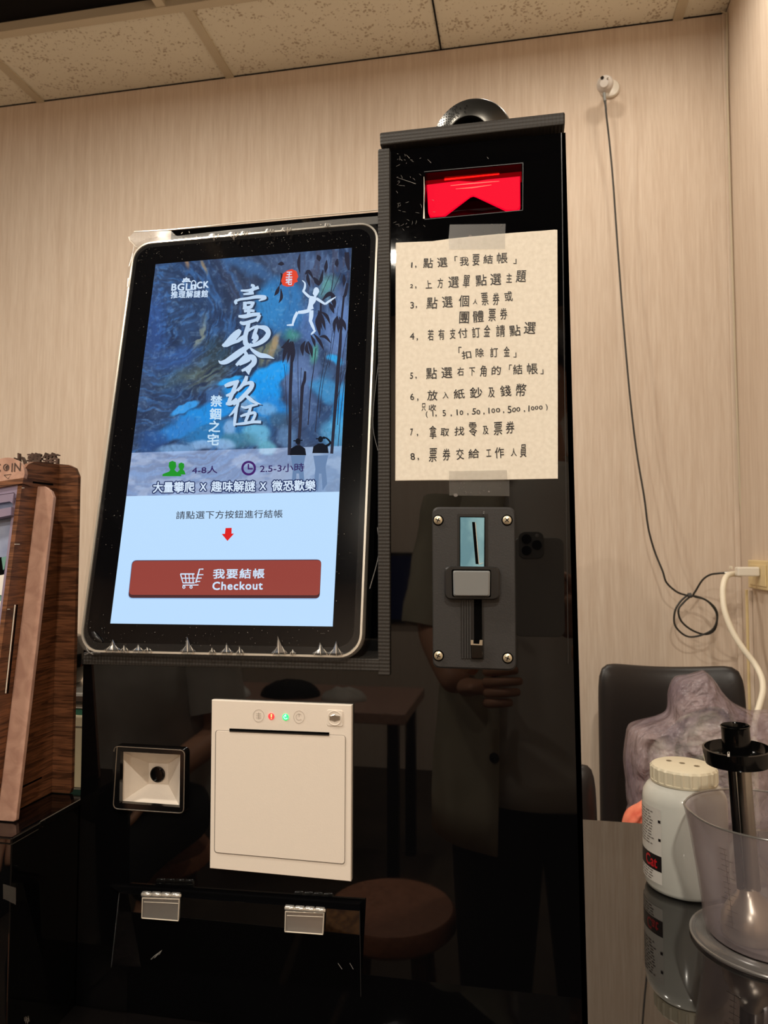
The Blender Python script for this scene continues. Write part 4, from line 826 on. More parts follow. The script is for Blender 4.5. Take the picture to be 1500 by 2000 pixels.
mb = MB(); mb.tube([S.hit(u, v, -.018) for u, v in top[1:]], .0006, 6); mb.tube([S.hit(u, v, -.004) for u, v in ((252, 463), (254, 470), (266, 483), (278, 484))], .0005, 5)
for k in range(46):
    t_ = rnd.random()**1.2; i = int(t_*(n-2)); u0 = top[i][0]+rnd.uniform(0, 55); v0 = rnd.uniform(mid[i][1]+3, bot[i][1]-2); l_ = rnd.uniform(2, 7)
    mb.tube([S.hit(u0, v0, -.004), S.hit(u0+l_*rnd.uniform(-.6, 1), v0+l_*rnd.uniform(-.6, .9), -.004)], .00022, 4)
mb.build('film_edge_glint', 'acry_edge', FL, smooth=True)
mb = MB()
for (a_, b_, c_2, r_) in (((262, 480), (258, 500), (252, 520), .0003), ((251, 543), (250, 552), (250, 560), .0005), ((740, 700), (728, 820), (738, 880), .0003), ((737, 1030), (740, 1080), (722, 1150), .0004), ((168, 1262), (172, 1272), (182, 1278), .0005), ((165, 1279), (180, 1274), (196, 1275), .0005)):
    mb.tube(catmull([S.hit(*a_, .001), S.hit(*b_, .001), S.hit(*c_2, .001)], 5), r_, 5)
mb.build('stray_film_strand', 'fold', FL, smooth=True)
mb = MB(); P = [(178, 1234), (184, 1233), (194, 1243), (200, 1253), (199, 1256), (190, 1253), (180, 1243)]
c_8 = S.hit(188, 1244, .0045); pp = [S.hit(u, v, .0006) for u, v in P]; mb.add(pp+[c_8], [(i, (i+1) % 7, 7) for i in range(7)]); mb.build('air_bubble', 'charcoal', FL, smooth=True, angle=80)
mb = MB()
for k in range(420):
    s_ = rnd.random()
    if s_ < .35: x, y = rnd.uniform(-117, 115), rnd.uniform(175, 192)
    elif s_ < .6: x, y = rnd.uniform(98, 117), rnd.uniform(-180, 190)
    elif s_ < .8: x, y = rnd.uniform(-119, -99), rnd.uniform(-190, 185)
    else: x, y = rnd.uniform(-117, 115), rnd.uniform(-190, -174)
    r_ = rnd.uniform(.08, .28); a_ = rnd.uniform(0, PI); l_ = r_*rnd.choice([1, 1, 2.5]); c = math.cos(a_); s = math.sin(a_)
    mb.add([ML(x+c*l_, y+s*l_, .0006), ML(x-s*r_, y+c*r_, .0006), ML(x-c*l_, y-s*l_, .0006), ML(x+s*r_, y-c*r_, .0006)], [(0, 1, 2, 3)])
mb.build('dust_specks', mat('pale_dust', C(120, 116, 108), .8), FL)['kind'] = 'stuff'

# ================================================================== handwritten note and its tape
NT = thing('handwritten_note', 'white handwritten instruction sheet taped to the tower above the coin plate', 'note', (F0.hit(930, 940).x, -.0012, F0.hit(930, 940).z))
mb = MB(); mb.add([], [])
pl_ = PY(-.0012); NL = [(773.5, 474), (800, 472.8), (845, 471), (880, 466), (930, 461), (1000, 454.8), (1060, 450.5), (1083, 448.5), (1088.5, 449), (1089, 600), (1089.3, 760), (1089.5, 934.8), (1030, 935.8), (960, 937.4), (880, 937.6), (772, 939), (772, 900), (772.6, 760), (772.8, 600)]
mb.prism(hits(pl_, NL), (0, .0003, 0)); mb.build('paper_sheet', 'paper', NT)
mb = MB(); stroke_px(mb, PY(-.00125), [(772.5, 938.2, .6), (850, 937.6, 1.2), (960, 937, .8), (1088, 934.6, .9)], 0); stroke_px(mb, PY(-.00125), [(772.8, 475, .6), (772.6, 700, .8), (772, 938, .6)], 0); mb.build('torn_edge', mat('torn_paper_edge', C(170, 160, 146), .9), NT)
PN = PY(-.0014)
def hw(name, items):
    mb = MB()
    for (ch, x, y, w_, h_) in items:
        u, v = 740+x*.275, 430+y*.275; a = w_*.275/2; b = h_*.275/2; th = math.radians(rnd.uniform(-6, 2)); c, s = math.cos(th), math.sin(th); sk = rnd.uniform(-.06, .12)
        q = [(-a, -b), (a, -b), (a, b), (-a, b)]; q = [(px+sk*-py, py) for px, py in q]; q = [(u+px*c-py*s, v+px*s+py*c) for px, py in q]
        text_px(mb, ch, PN, q, 0, bold=.22, ring=3)
    mb.build(name, 'ink', NT)
W = 62
def row(y0, y1, spec, h=72):
    """spec: list of (char, x); baseline height runs from y0 at x=200 to y1 at x=1200"""
    out = []
    for it in spec:
        ch, x = it[0], it[1]; y = y0+(y1-y0)*(x-200)/1000; w_ = it[2] if len(it) > 2 else 66; hh = it[3] if len(it) > 3 else h; dy = it[4] if len(it) > 4 else 0
        out.append((ch, x, y+dy, w_, hh))
    return out
lines = [
 row(312, 262, [('1', 234, 8, 36, 8), (',', 262, 8, 16, 22), ('點', 350, 68, 70), ('選', 450, 70, 66), ('「', 548, 20, 34, -22), ('我', 606, 62, 62), ('要', 690, 48, 80, -6), ('結', 776, 66, 62, -6), ('帳', 876, 74, 76, -10), ('」', 966, 22, 34, 18)]),
 row(462, 396, [('2', 232, 20, 26, 8), (',', 262, 8, 16, 20), ('上', 352, 44, 56, 4), ('方', 436, 38, 70, 0), ('選', 530, 74, 78), ('單', 622, 46, 88, 0), ('點', 726, 78, 78), ('選', 830, 76, 80), ('主', 925, 40, 66, -4), ('題', 1010, 70, 84, -10)]),
 row(600, 534, [('3', 236, 24, 46, 6), (',', 266, 8, 16, 22), ('點', 378, 76, 82), ('選', 486, 72, 78), ('個', 604, 72, 82), ('人', 684, 30, 36, 10), ('票', 752, 46, 88, -4), ('券', 832, 46, 86, 0), ('或', 920, 54, 70, -12)]),
 row(700, 640, [('團', 606, 68, 84, 16), ('體', 706, 76, 82, 14), ('票', 804, 50, 88, 10), ('券', 886, 50, 80, 6)]),
 row(826, 766, [('4', 236, 30, 46, 0), (',', 272, 8, 18, 26), ('若', 368, 40, 76), ('有', 444, 42, 74), ('支', 524, 40, 72), ('付', 596, 66, 66), ('訂', 690, 56, 74), ('金', 768, 44, 84, -6), ('請', 864, 62, 84), ('點', 966, 78, 78, 4), ('選', 1072, 82, 84, -8)]),
 row(952, 930, [('「', 576, 20, 44, -22), ('扣', 622, 66, 56, 14), ('除', 716, 56, 62), ('訂', 818, 54, 68), ('金', 908, 42, 72, -4), ('」', 966, 20, 34, 22)]),
 row(1096, 1050, [('5', 232, 20, 44, 10), (',', 264, 8, 16, 26), ('點', 374, 76, 80), ('選', 482, 76, 76), ('右', 580, 46, 60, -4), ('下', 662, 40, 58, 0), ('角', 742, 44, 80, 0), ('的', 834, 64, 62, 0), ('「', 934, 18, 36, -18), ('結', 986, 66, 70, 0), ('帳', 1090, 74, 78, 0), ('」', 1158, 20, 34, 24)]),
 row(1254, 1200, [('6', 236, 26, 46, 2), (',', 276, 8, 18, 26), ('放', 380, 72, 72), ('入', 474, 40, 46, 4), ('紙', 570, 76, 68), ('鈔', 690, 88, 76, -2), ('及', 800, 44, 70, 2), ('錢', 900, 74, 78, -4), ('幣', 1010, 70, 90, -4)]),
 row(1334, 1310, [('只', 318, 28, 54, -4), ('收', 380, 52, 46, 2)])+row(1384, 1330, [('(', 340, 12, 46, 4), ('1', 384, 6, 38, 0), (',', 406, 8, 16, 16), ('5', 464, 22, 42, 0), (',', 514, 8, 14, 20), ('1', 556, 7, 40, 0), ('0', 586, 24, 32, 4), (',', 632, 8, 14, 18), ('5', 676, 26, 44, 0), ('0', 706, 26, 32, 6), (',', 746, 8, 14, 20), ('1', 782, 7, 40, 0), ('0', 812, 24, 32, 2), ('0', 846, 28, 30, 0), (',', 886, 8, 14, 18), ('5', 928, 26, 50, 0), ('0', 960, 26, 32, 4), ('0', 990, 26, 30, 2), (',', 1034, 8, 14, 18), ('1', 1066, 7, 42, 0), ('0', 1092, 22, 28, 0), ('0', 1120, 24, 26, -2), ('0', 1150, 24, 28, -2), (')', 1192, 12, 46, -2)]),
 row(1514, 1470, [('7', 232, 18, 48, -8), (',', 274, 8, 18, 16), ('拿', 384, 50, 92, 0), ('取', 468, 58, 56, 4), ('找', 572, 70, 62), ('零', 668, 56, 98, -8), ('及', 758, 40, 60, 2), ('票', 846, 58, 92, -6), ('券', 932, 60, 86, -10)]),
 row(1674, 1640, [('8', 240, 30, 48, 6), (',', 280, 8, 18, 26), ('票', 384, 54, 96, 0), ('券', 480, 52, 84, 0), ('交', 576, 52, 78, 0), ('給', 674, 76, 66, 0), ('工', 780, 34, 50, 0), ('作', 856, 64, 76, 0), ('人', 958, 40, 56, 0), ('員', 1026, 44, 90, -8)])]
for L_ in lines: hw('handwriting', L_)
tp = thing('sticky_tape', 'strip of clear sticky tape above the note, holding its top', 'tape', (F0.hit(932, 455).x, -.002, F0.hit(932, 455).z), 'tape strips on the note')
mb = MB(); mb.prism(hits(PY(-.0004), [(878.5, 438.5), (987.5, 437), (986.5, 463), (876, 467)]), (0, .0002, 0)); mb.prism(hits(PY(-.0016), [(876, 466), (986.5, 456), (986.5, 486), (877, 487)]), (0, .0001, 0)); mb.build('tape_film', 'tape', tp)
tp2 = thing('sticky_tape', 'strip of clear sticky tape below the note, stained with pale dots', 'tape', (F0.hit(935, 950).x, -.002, F0.hit(935, 968).z), 'tape strips on the note')
mb = MB(); mb.prism(hits(PY(-.0004), [(877, 938), (995, 936), (995, 969), (877.5, 967.5)]), (0, .0002, 0)); mb.prism(hits(PY(-.0016), [(877, 920), (990, 918), (991, 937), (877, 939)]), (0, .0001, 0)); mb.build('tape_film', 'tape', tp2)
mb = MB()
for (u, v, r_) in ((919, 462, 4.5), (930, 463, 2), (974, 458, 3), (890, 967, 4.5), (955, 960, 2.2), (947, 452, .8), (961, 438.5, 1.2), (980, 439.5, 1.6)):
    mb.add(hits(PY(-.0007), [(u+r_*math.cos(k), v+r_*.8*math.sin(k)) for k in range(6)]), [(0, 1, 2, 3, 4, 5)])
for k in range(16):
    u, v = rnd.uniform(885, 990), rnd.uniform(941, 966); mb.add(hits(PY(-.0007), [(u+.8*math.cos(j), v+.8*math.sin(j)) for j in range(6)]), [(0, 1, 2, 3, 4, 5)])
mb.build('pale_spots', mat('tape_spot', C(110, 106, 102), .6), tp2)['kind'] = 'stuff'
# ================================================================== black box and wooden tip box on the left
BX = -0.3022; BZ = 1.02
t = thing('black_display_box', 'low glossy black box left of the kiosk with the wooden tip box on top', 'box', (-.5, -.03, TZ))
MB().box(-.72, BX, -.084, .028, TZ+.0005, BZ-.005).build('body', 'acrylic', t, bevel=.0008)
MB().box(-.722, BX+.0012, -.0855, .03, BZ-.005, BZ).build('lid', 'acrylic', t, bevel=.0012)
PB = PX(BX+.0003)
mb = MB(); mb.add(hits(PB, [(6, 1726), (31, 1734), (31, 1767), (6, 1755)]), [(0, 1, 2, 3)]); mb.build('label_scrap', film_mat('grey_label_film', .05, (.9, .9, .9, 1), .4, .12), t)
mb = MB()
for k in range(9): stroke_px(mb, PB, [(46+rnd.uniform(0, 10), 1988+rnd.uniform(-4, 8), .5), (48+rnd.uniform(0, 10), 1994+rnd.uniform(-4, 8), .8)], .0001, False)
mb.build('pale_scribbles', mat('pale_scribble', C(150, 145, 138), .7), t)['kind'] = 'stuff'  # short pale scribbled strokes low on the box side

WXA = -0.335; PA = PX(WXA)
tw = thing('wooden_tip_box', 'dark walnut laser-cut tip box with COIN disc and leaning lilac front plate', 'box', (-.42, -.03, BZ+.0005))
def zfix(p, z=BZ+.0008): return Vector((p.x, p.y, max(p.z, z)))
pa = [(101.5, 1551), (112, 918), (112, 908), (90, 902), (66, 902), (55, 907), (48, 916), (45, 932), (0, 1290), (-41, 1622)]
L_ = [zfix(p) for p in hits(PA, pa)]; L_[0] = Vector((WXA, .0095, BZ+.0008)); L_[1].y = .0095; L_[2].y = .0095; L_[-1] = Vector((WXA, L_[-1].y, BZ+.0008))
mb = MB(); mb.prism(L_, (-.004, 0, 0)); mb.build('side_board', 'wood', tw)
mb = MB(); mb.prism([p+Vector((-.17, 0, 0)) for p in L_], (-.004, 0, 0)); mb.build('side_board', 'wood', tw)
PBk = PY(.0095)
q = [(99, 1552), (112, 906), (134, 908), (147, 914), (153, 930), (139, 1545), (137, 1551), (100, 1552)]
hh = [zfix(p) for p in hits(PBk, [(112, 906), (134, 908), (146, 914), (152.5, 930), (139.5, 1541), (136, 1550.5)])]; hh[-1].z = BZ+.0008
hh = [Vector((WXA-.2, .0095, BZ+.0008)), Vector((WXA-.2, .0095, hh[0].z))]+hh
mb = MB(); mb.prism(hh, (0, .004, 0)); mb.build('back_board', 'wood', tw)
# rosy leaning strip that crosses the side board
e0, e1 = PA.hit(73, 950), Vector((WXA, -.0588, BZ+.0008)); dv = (e0-e1)
e2 = e1+dv; wdt = .0165
loop = [e1, e1+Vector((wdt-.002, 0, 0)), e1+Vector((wdt, 0, 0))+dv*.004, e1+Vector((wdt, 0, 0))+dv*.965, e1+Vector((wdt-.003, 0, 0))+dv*.985, e1+Vector((wdt-.009, 0, 0))+dv, e2]
nn_ = Vector((1, 0, 0)).cross(dv).normalized(); nn_ = nn_ if nn_.y < 0 else -nn_
mb = MB(); mb.prism(loop, -nn_*.004); o = mb.build('leaning_strip', 'pinkwood', tw, bevel=.0006); o['label'] = 'pale rosy rounded strip along the side'
# front plate, window and frame lie in the leaning plane of the side board's front edge
f0, f1 = PA.hit(44, 940), PA.hit(0, 1290); fd = (f0-f1).normalized(); fn = Vector((1, 0, 0)).cross(fd).normalized(); fn = fn if fn.y < 0 else -fn
FPn = Plane(f0, fn)
def FR(name, px, m_, e0, th, parent=tw, bevel=0): 
    mb = MB(); mb.prism([zfix(p) for p in hits(FPn, px, e0)], -fn*th); return mb.build(name, m_, parent, bevel=bevel)
FR('top_shelf', [(-120, 960), (46, 933), (44, 944), (-122, 973)], 'wood', .002, .012)
FR('front_plate', [(-120, 968), (42, 944), (40, 960), (-121, 984)], 'lilac', .0, .003)
FR('front_plate', [(28, 962), (40, 960), (-12, 1360), (-24, 1380)], 'lilac', .0, .003)
FR('frame_lip', [(-120, 985), (27, 963), (24, 983), (19, 979), (-120, 1001)], 'lilac', .0035, .002)
FR('slot_lip', [(-120, 1018), (22, 990), (21, 1006), (-121, 1034)], 'lilac', .004, .006)
FR('window_plate', [(-120, 1003), (28, 975), (-24, 1380), (-160, 1400)], mat('dull_blue_window_plate', C(112, 122, 150), .3, vary=((30, 30, 30), C(96, 108, 140), C(150, 158, 180), .3, .7)), -.004, .003)
for k, px in enumerate([[(-8, 1125), (8, 1122), (17, 1133), (13, 1165), (-8, 1160)], [(-8, 1178), (10, 1170), (12, 1190), (2, 1215), (-10, 1212)], [(-12, 1222), (4, 1218), (3, 1245), (-12, 1240)]]):
    o = FR('folded_slip', px, 'label', -.001+.0004*k, .0012)
FR('green_slip', [(-6, 1092), (13, 1086), (8, 1112), (-6, 1120)], mat('green_slip', C(96, 138, 128), .5), -.0016, .001)
FR('green_slip', [(-8, 1165), (6, 1160), (2, 1180), (-10, 1185)], bpy.data.materials['green_slip'], -.0018, .001)
FR('dark_slip', [(-8, 1090), (2, 1088), (6, 1120), (2, 1124), (-8, 1130)], 'void', -.0012, .001)
# COIN disc standing on the shelf
cx, cy, r_ = 10, 928, 36
mb = MB(); outer = [(cx+r_*1.05*math.cos(a), cy-r_*math.sin(a)) for a in [PI*k/24-.18 for k in range(29)] if True]
outer = [(cx+r_*1.06*math.cos(PI*k/28), 930-r_*math.sin(PI*k/28)+(-(cx+r_*math.cos(PI*k/28)-cx)*.13)) for k in range(29)]+[(cx-40, 945), (cx+36, 933)]
mb.prism(hits(FPn, outer, .001), -fn*.004); o = mb.build('coin_disc', 'pinkwood', tw); o['label'] = 'rosy half-round disc cut with the word COIN'
mb = MB(); text_px(mb, 'C', FPn, [(-9, 907), (1, 905), (1, 921), (-9, 923)], .0013, bold=.3); text_px(mb, 'IN', FPn, [(23, 905), (41, 903), (40, 919.5), (22, 921.5)], .0013, bold=.3); stroke_px(mb, FPn, [(8, 928, 1.4), (22, 926, 1.4), (15.5, 935, 1.2), (8, 928, 1.4)], .0013, False)
mb.add(hits(FPn, [(12+6.2*math.cos(a/16*2*PI), 913+7*math.sin(a/16*2*PI)) for a in range(16)], .0012), [tuple(range(16))]); mb.build('cut_lettering', 'wood_dark', tw)
mb = MB(); stroke_px(mb, FPn, [(11, 918, 1), (9.5, 912, 1.8), (14, 907.5, 1)], .0016); mb.build('hole_glint', 'pinkwood', tw)
# standing letters behind
PLt = PY(.034)
for ch, q in (('小', [(22, 887), (48, 884), (49, 914), (23, 917)]), ('費', [(51.5, 885.5), (80, 884.5), (80, 914), (51, 916)]), ('箱', [(83, 884.5), (113, 884), (112, 915), (82, 916)])):
    mb = MB(); text_px(mb, ch, PLt, q, 0, 0, thick=.004); text_px(mb, ch, PLt, [(u+.6, v) for u, v in q], .0001, bold=.9); mb.build('standing_letter', 'wood_dark', tw)
a = PLt.hit(20, 912); b = PLt.hit(112, 905)
MB().box(a.x-.1, b.x, .0345, .038, BZ+.001, b.z-.004).build('letter_board', 'wood_dark', tw)
# slots and tenons of the joinery
for px in ([(58, 939.5), (104, 944.5), (104, 948), (58, 943)], [(44, 1535), (82, 1517), (82, 1520), (44, 1539)]):
    mb = MB(); mb.prism(hits(PA, px, .0002), (-.0002, 0, 0)); mb.build('joint_slot', 'void', tw)
mb = MB(); mb.tube(hits(PA, [(29.5, 1181), (11, 1354)], .0006), .0005, 6); mb.build('silver_slot_edge', 'acry_edge', tw)
mb = MB(); mb.tube(hits(PA, [(33.5, 1181), (15, 1354)], .0002), .0006, 6); mb.build('joint_slot', 'void', tw)
for (u, v) in ((45, 953), (31, 1063), (17, 1190), (36, 1063)):
    mb = MB(); mb.tube(hits(PA, [(u-2, v), (u+2, v)], .0004), .0004, 5); mb.build('pale_chip', 'acry_edge', tw)

# clutter glimpsed between the tip box and the kiosk
def yb(u0, u1, v0, v1, y): a = PY(y).hit(u0, v0); b = PY(y).hit(u1, v1); return min(a.x, b.x), max(a.x, b.x), min(a.z, b.z), max(a.z, b.z)
x0, x1, z0, z1 = yb(120, 176, 1396, 1470, .13)
t = thing('cream_carton', 'cream carton at the bottom of the pile behind the tip box', 'carton', (x0+.04, .2, TZ)); MB().box(x0-.05, x1, .13, .26, TZ+.0005, z1).build('carton_body', mat('cream_card', C(220, 205, 170), .6), t, bevel=.002)
MB().box(x0-.05, x1, .1295, .1299, z1-.012, z1-.011).build('lid_line', 'printer_grey', t)
x0, x1, za, zb = yb(120, 176, 1378, 1395, .13)
t = thing('green_box', 'thin green-banded box lying on the cream carton', 'box', (x0, .2, z1)); MB().box(x0-.04, x1-.004, .132, .25, z1+.0003, zb-.003).build('green_band', mat('green_card', C(60, 120, 96), .5), t); MB().box(x0-.04, x1-.004, .131, .25, zb-.0028, zb+.002).build('white_top', 'white_plastic', t, bevel=.001)
z2 = zb+.0022
x0, x1, za, zb = yb(120, 176, 1352, 1374, .13)
t = thing('silver_tray', 'shiny silver tray on the green-banded box', 'tray', (x0, .2, z2)); MB().box(x0-.04, x1-.004, .128, .25, z2+.0003, zb).build('tray_body', 'steel', t, bevel=.003)
c0 = PY(.18).hit(150, 1330); t = thing('black_kettle', 'round glossy black kettle behind the tip box on the silver tray', 'kettle', (c0.x-.03, .18, zb+.0005))
R_ = .038; MB().lathe([(.0, 0), (.028, .0), (R_, .018), (R_, .035), (.028, .052), (.01, .058), (0, .058)], (c0.x-.028, .18, zb+.0005), seg=32).build('kettle_body', 'glossy_black', t, smooth=True); MB().lathe([(.006, .058), (.008, .062), (.009, .07), (0, .073)], (c0.x-.028, .18, zb+.0005), seg=20).build('lid_knob', 'chrome', t, smooth=True)
t = thing('crumpled_paper', 'crumpled white paper on the counter behind the low black box', 'paper', (-.33, .08, TZ))
mb = MB(); vs = []; fs = []
NN = 10
for i in range(NN):
    for j in range(NN):
        p = Vector((-.44+.13*i/(NN-1), .045+.07*j/(NN-1), TZ+.001)); p.z += abs(mnoise.noise(p*25))*.03+.135*(1-abs(2*i/(NN-1)-1)**3)*(1-abs(2*j/(NN-1)-1)**4); vs.append(p)
for i in range(NN-1):
    for j in range(NN-1): fs.append((i*NN+j, i*NN+j+1, (i+1)*NN+j+1, (i+1)*NN+j))
mb.add(vs, fs); mb.build('paper_sheet', 'paper', t)

# ================================================================== wall camera and cables
WCc = Vector(PY(1.262).hit(1181.5, 164.5)); WCc = Vector(WCc)
t = thing('wall_camera', 'small white ball webcam on a round wall disc near the ceiling corner', 'camera', (WCc.x, WY, WCc.z))
md = PY(WY-.003).hit(1191, 174)
MB().lathe([(.0, 0), (.023, .0), (.0245, .003), (.0245, .005), (.022, .009), (.006, .012), (0, .012)], (md.x, WY-.0005, md.z), (0, -1, 0), seg=40).build('mount_disc', 'white_plastic', t, smooth=True)
MB().tube([(md.x, WY-.011, md.z), (WCc.x+.004, WCc.y+.02, WCc.z+.003)], .006, 12).build('mount_arm', 'white_plastic', t, smooth=True)
ax = (CAM-WCc).normalized(); ax = (ax+Vector((-.12, 0, .25))).normalized()
mb = MB(); mb.lathe([(.0, -.018)]+[(.0205*math.cos(a), .0165*math.sin(a)) for a in [(-80+20*k)*PI/180 for k in range(8)]]+[(.010, .0155), (0, .016)], WCc, ax, seg=40); mb.build('camera_body', mat('pale_grey_plastic', C(196, 188, 180), .3), t, smooth=True, angle=60)
lp = Vector(PY(WCc.y-.017).hit(1176, 151.5)); MB().lathe([(.0042, -.004), (.0042, .001), (.003, .0015), (.0, .0005)], lp, (lp-WCc).normalized(), seg=20).build('lens', 'glossy_black', t, smooth=True)
MB().lathe([(.003, 0), (.0, .001)], Vector(PY(WCc.y-.0185).hit(1187, 154)), (CAM-WCc).normalized(), seg=12).build('status_window', 'chrome', t)
cpts = [(1180.5, 184, 1.262), (1182, 198, 1.262), (1184, 222, 1.265), (1190, 275, 1.28), (1197, 350, 1.29), (1204, 450, 1.29), (1212, 560, 1.29), (1220, 660, 1.285), (1231, 780, 1.28), (1243, 880, 1.275), (1258, 970, 1.265), (1266, 1030, 1.26), (1278, 1075, 1.26), (1294, 1115, 1.25), (1302, 1138, 1.25), (1322, 1156, 1.25), (1342, 1163, 1.25)]
loop = [(1342, 1163), (1328, 1176), (1318, 1195), (1318, 1220), (1333, 1238), (1350, 1244), (1374, 1239), (1393, 1228), (1401, 1208), (1398, 1190), (1385, 1176), (1368, 1167), (1350, 1165), (1334, 1178), (1325, 1192), (1330, 1212), (1347, 1228), (1370, 1238), (1387, 1237), (1398, 1225), (1400, 1200), (1390, 1182), (1375, 1170), (1355, 1164)]
pp = [PY(y).hit(u, v) for u, v, y in cpts]+[PY(1.25-.004*math.sin(i)).hit(u, v) for i, (u, v) in enumerate(loop)]+[PY(y).hit(u, v) for u, v, y in ((1360, 1152, 1.25), (1372, 1133, 1.24), (1386, 1123, 1.23), (1402, 1120, 1.215), (1420, 1119, 1.205))]
t = thing('webcam_cable', 'thin black cable hanging down the wall from the webcam, looped above the chair', 'cable', (pp[0].x, pp[0].y, pp[0].z-1.0))
MB().tube(catmull(pp, 6), .0023, 8).build('cord', 'cable_black', t, smooth=True)
MB().tube([PY(1.262).hit(1180, 182), PY(1.262).hit(1181.5, 197)], [.0042, .0038], 10).build('upper_plug', mat('grey_plug', C(120, 120, 116), .4), t, smooth=True)
MB().tube([PY(1.262).hit(1181.5, 197), PY(1.263).hit(1184, 215)], [.0032, .0020], 10).build('strain_relief', 'cable_black', t, smooth=True)
MB().lathe([(.0, -.006), (.006, -.004), (.006, .004), (.0, .006)], PY(1.249).hit(1347, 1163), (1, 0, .1), seg=14).build('cable_tie', mat('dark_twist_tie', C(70, 68, 66), .5), t, smooth=True)
MB().tube([PY(1.205).hit(1415, 1119), PY(1.202).hit(1430, 1119)], .0042, 10).build('metal_plug', 'steel', t, smooth=True)
# socket on the right wall
PW = PX(WX-.010)
sq = hits(PX(WX-.008), [(1462, 1095), (1488, 1092), (1500, 1094), (1500, 1152), (1496, 1157), (1470, 1152)])
yy0, yy1 = min(p.y for p in sq)-.015, max(p.y for p in sq); zz0, zz1 = min(p.z for p in sq), max(p.z for p in sq)
t = thing('wall_socket', 'aged ivory power socket on the right wall by the corner', 'socket', (WX, (yy0+yy1)/2, zz0))
MB().box(WX-.010, WX-.0005, yy0, yy1, zz0+.004, zz1-.003).build('cover_plate', 'outlet', t, bevel=.002)
MB().box(WX-.0125, WX-.0102, yy0+.02, yy1-.02, zz0+.012, zz1-.012).build('socket_insert', 'outlet', t, bevel=.001)
pz = PX(WX-.03).hit(1465, 1120)
t = thing('usb_charger', 'white charger block and plug pushed into the wall socket', 'charger', (WX-.03, pz.y, pz.z))
MB().box(WX-.058, WX-.013, pz.y-.012, pz.y+.014, pz.z-.006, pz.z+.014).build('plug_body', 'white_plastic', t, bevel=.003)
a = PY(1.20).hit(1428, 1107); b = PY(1.20).hit(1468, 1111); MB().box(a.x, WX-.056, 1.188, 1.21, b.z-.001, b.z+.006).build('charger_block', 'cable_white', t, bevel=.002)
wp = [(1446, 1122, 1.19), (1430, 1121, 1.17), (1419, 1126, 1.15), (1413, 1142, 1.13), (1412, 1165, 1.12), (1416, 1195, 1.11), (1430, 1232, 1.1), (1450, 1265, 1.09), (1475, 1298, 1.08), (1488, 1325, 1.06), (1490, 1350, 1.04), (1484, 1375, 1.02), (1477, 1400, 1.0), (1473, 1430, .98), (1474, 1480, .96), (1476, 1560, .94), (1480, 1700, .93)]
t = thing('white_power_cord', 'thick white power cord drooping from the socket behind the plastic bag', 'cord', (WX-.05, 1.15, .6)); MB().tube(catmull([PY(y).hit(u, v) for u, v, y in wp], 6), .0062, 12).build('cord', 'cable_white', t, smooth=True)
t = thing('wall_conduit', 'slim beige cable conduit running down the corner below the socket', 'conduit', (WX-.004, 1.27, .1))
MB().box(WX-.008, WX-.0005, 1.262, 1.270, .11, zz0-.002).build('conduit_strip', 'outlet', t, bevel=.001); MB().box(WX-.008, WX-.0005, 1.240, 1.246, .11, zz0-.002).build('conduit_strip', 'wallpaper', t, bevel=.001)
pp = hits(PY(WY-.02), [(1408, 22), (1420, 26), (1421, 180), (1427, 400), (1436, 700), (1446, 980), (1458, 1090)])
t = thing('corner_wire', 'thin beige wire running down the room corner from the ceiling', 'wire', (pp[0].x, pp[0].y, 1.3)); MB().tube(pp, .0022, 6).build('cord', 'tbar', t, smooth=True)

# ================================================================== chair, bag, orange cloth
CYp = 1.10
t = thing('leather_armchair', 'black leather chair with curved back standing against the back wall', 'chair', (PY(CYp).hit(1310, 1400).x, 1.02, 0))
def cushion(name, px_tl, px_tr, px_bl, px_br, y, th, bow, parent, m_='leather', rx=.1, n=24, exp=11.0, zb=None):
    p = PY(y); TL, TR, BL, BR = [p.hit(*q) for q in (px_tl, px_tr, px_bl, px_br)]
    if zb is not None: BL.z = zb; BR.z = zb
    vs = []; fs = []; N = n*2
    def pt(s, r, side):
        a = s; c, d = math.cos(a), math.sin(a); k = (abs(c)**exp+abs(d)**exp)**(-1/exp); x = r*c*k; yv = r*d*k
        u, v = (x+1)/2, (yv+1)/2; q = (BL*(1-u)+BR*u)*(1-v)+(TL*(1-u)+TR*u)*v
        h = max(0, 1-r**6)**.5
        return q+Vector((0, -side*th*h/2-bow*(1-x*x)*-1, -(1-x*x)*.014*(yv > 0)*yv))
    rings = [0, .3, .6, .8, .9, .96, .99, 1.0]; m__ = 4*n
    for side in (1, -1):
        base = len(vs)
        for r in rings:
            for k in range(m__): vs.append(pt(2*PI*k/m__, max(r, .001), side))
        for i in range(len(rings)-1):
            for k in range(m__): fs.append((base+i*m__+k, base+i*m__+(k+1) % m__, base+(i+1)*m__+(k+1) % m__, base+(i+1)*m__+k))
    mb = MB(); mb.add(vs, fs); return mb.build(name, m_, parent, smooth=True, angle=80)
cushion('backrest', (1167, 1291), (1452, 1297), (1172, 1600), (1478, 1600), CYp, .05, .035, t, zb=.52)
cx0, cx1 = PY(1.0).hit(1172, 1500).x-.012, PY(1.0).hit(1470, 1500).x+.005
MB().box(cx0, cx1, .70, 1.08, .42, .50).build('seat', 'leather', t, bevel=.02)
for x in (cx0+.01, cx1-.035):
    for y in (.72, 1.04): MB().box(x, x+.025, y, y+.025, 0, .4195).build('leg', 'wood_dark', t)
o = thing('leather_chair', 'black leather chair corner peeping out beside the kiosk edge', 'chair', (PY(.95).hit(1128, 1530).x-.15, .95, 0))
cushion('backrest', (960, 1486), (1162, 1484), (950, 1700), (1176, 1700), .85, .05, .0, o, exp=9.0, zb=.42)
sx = PY(.85).hit(1060, 1500).x
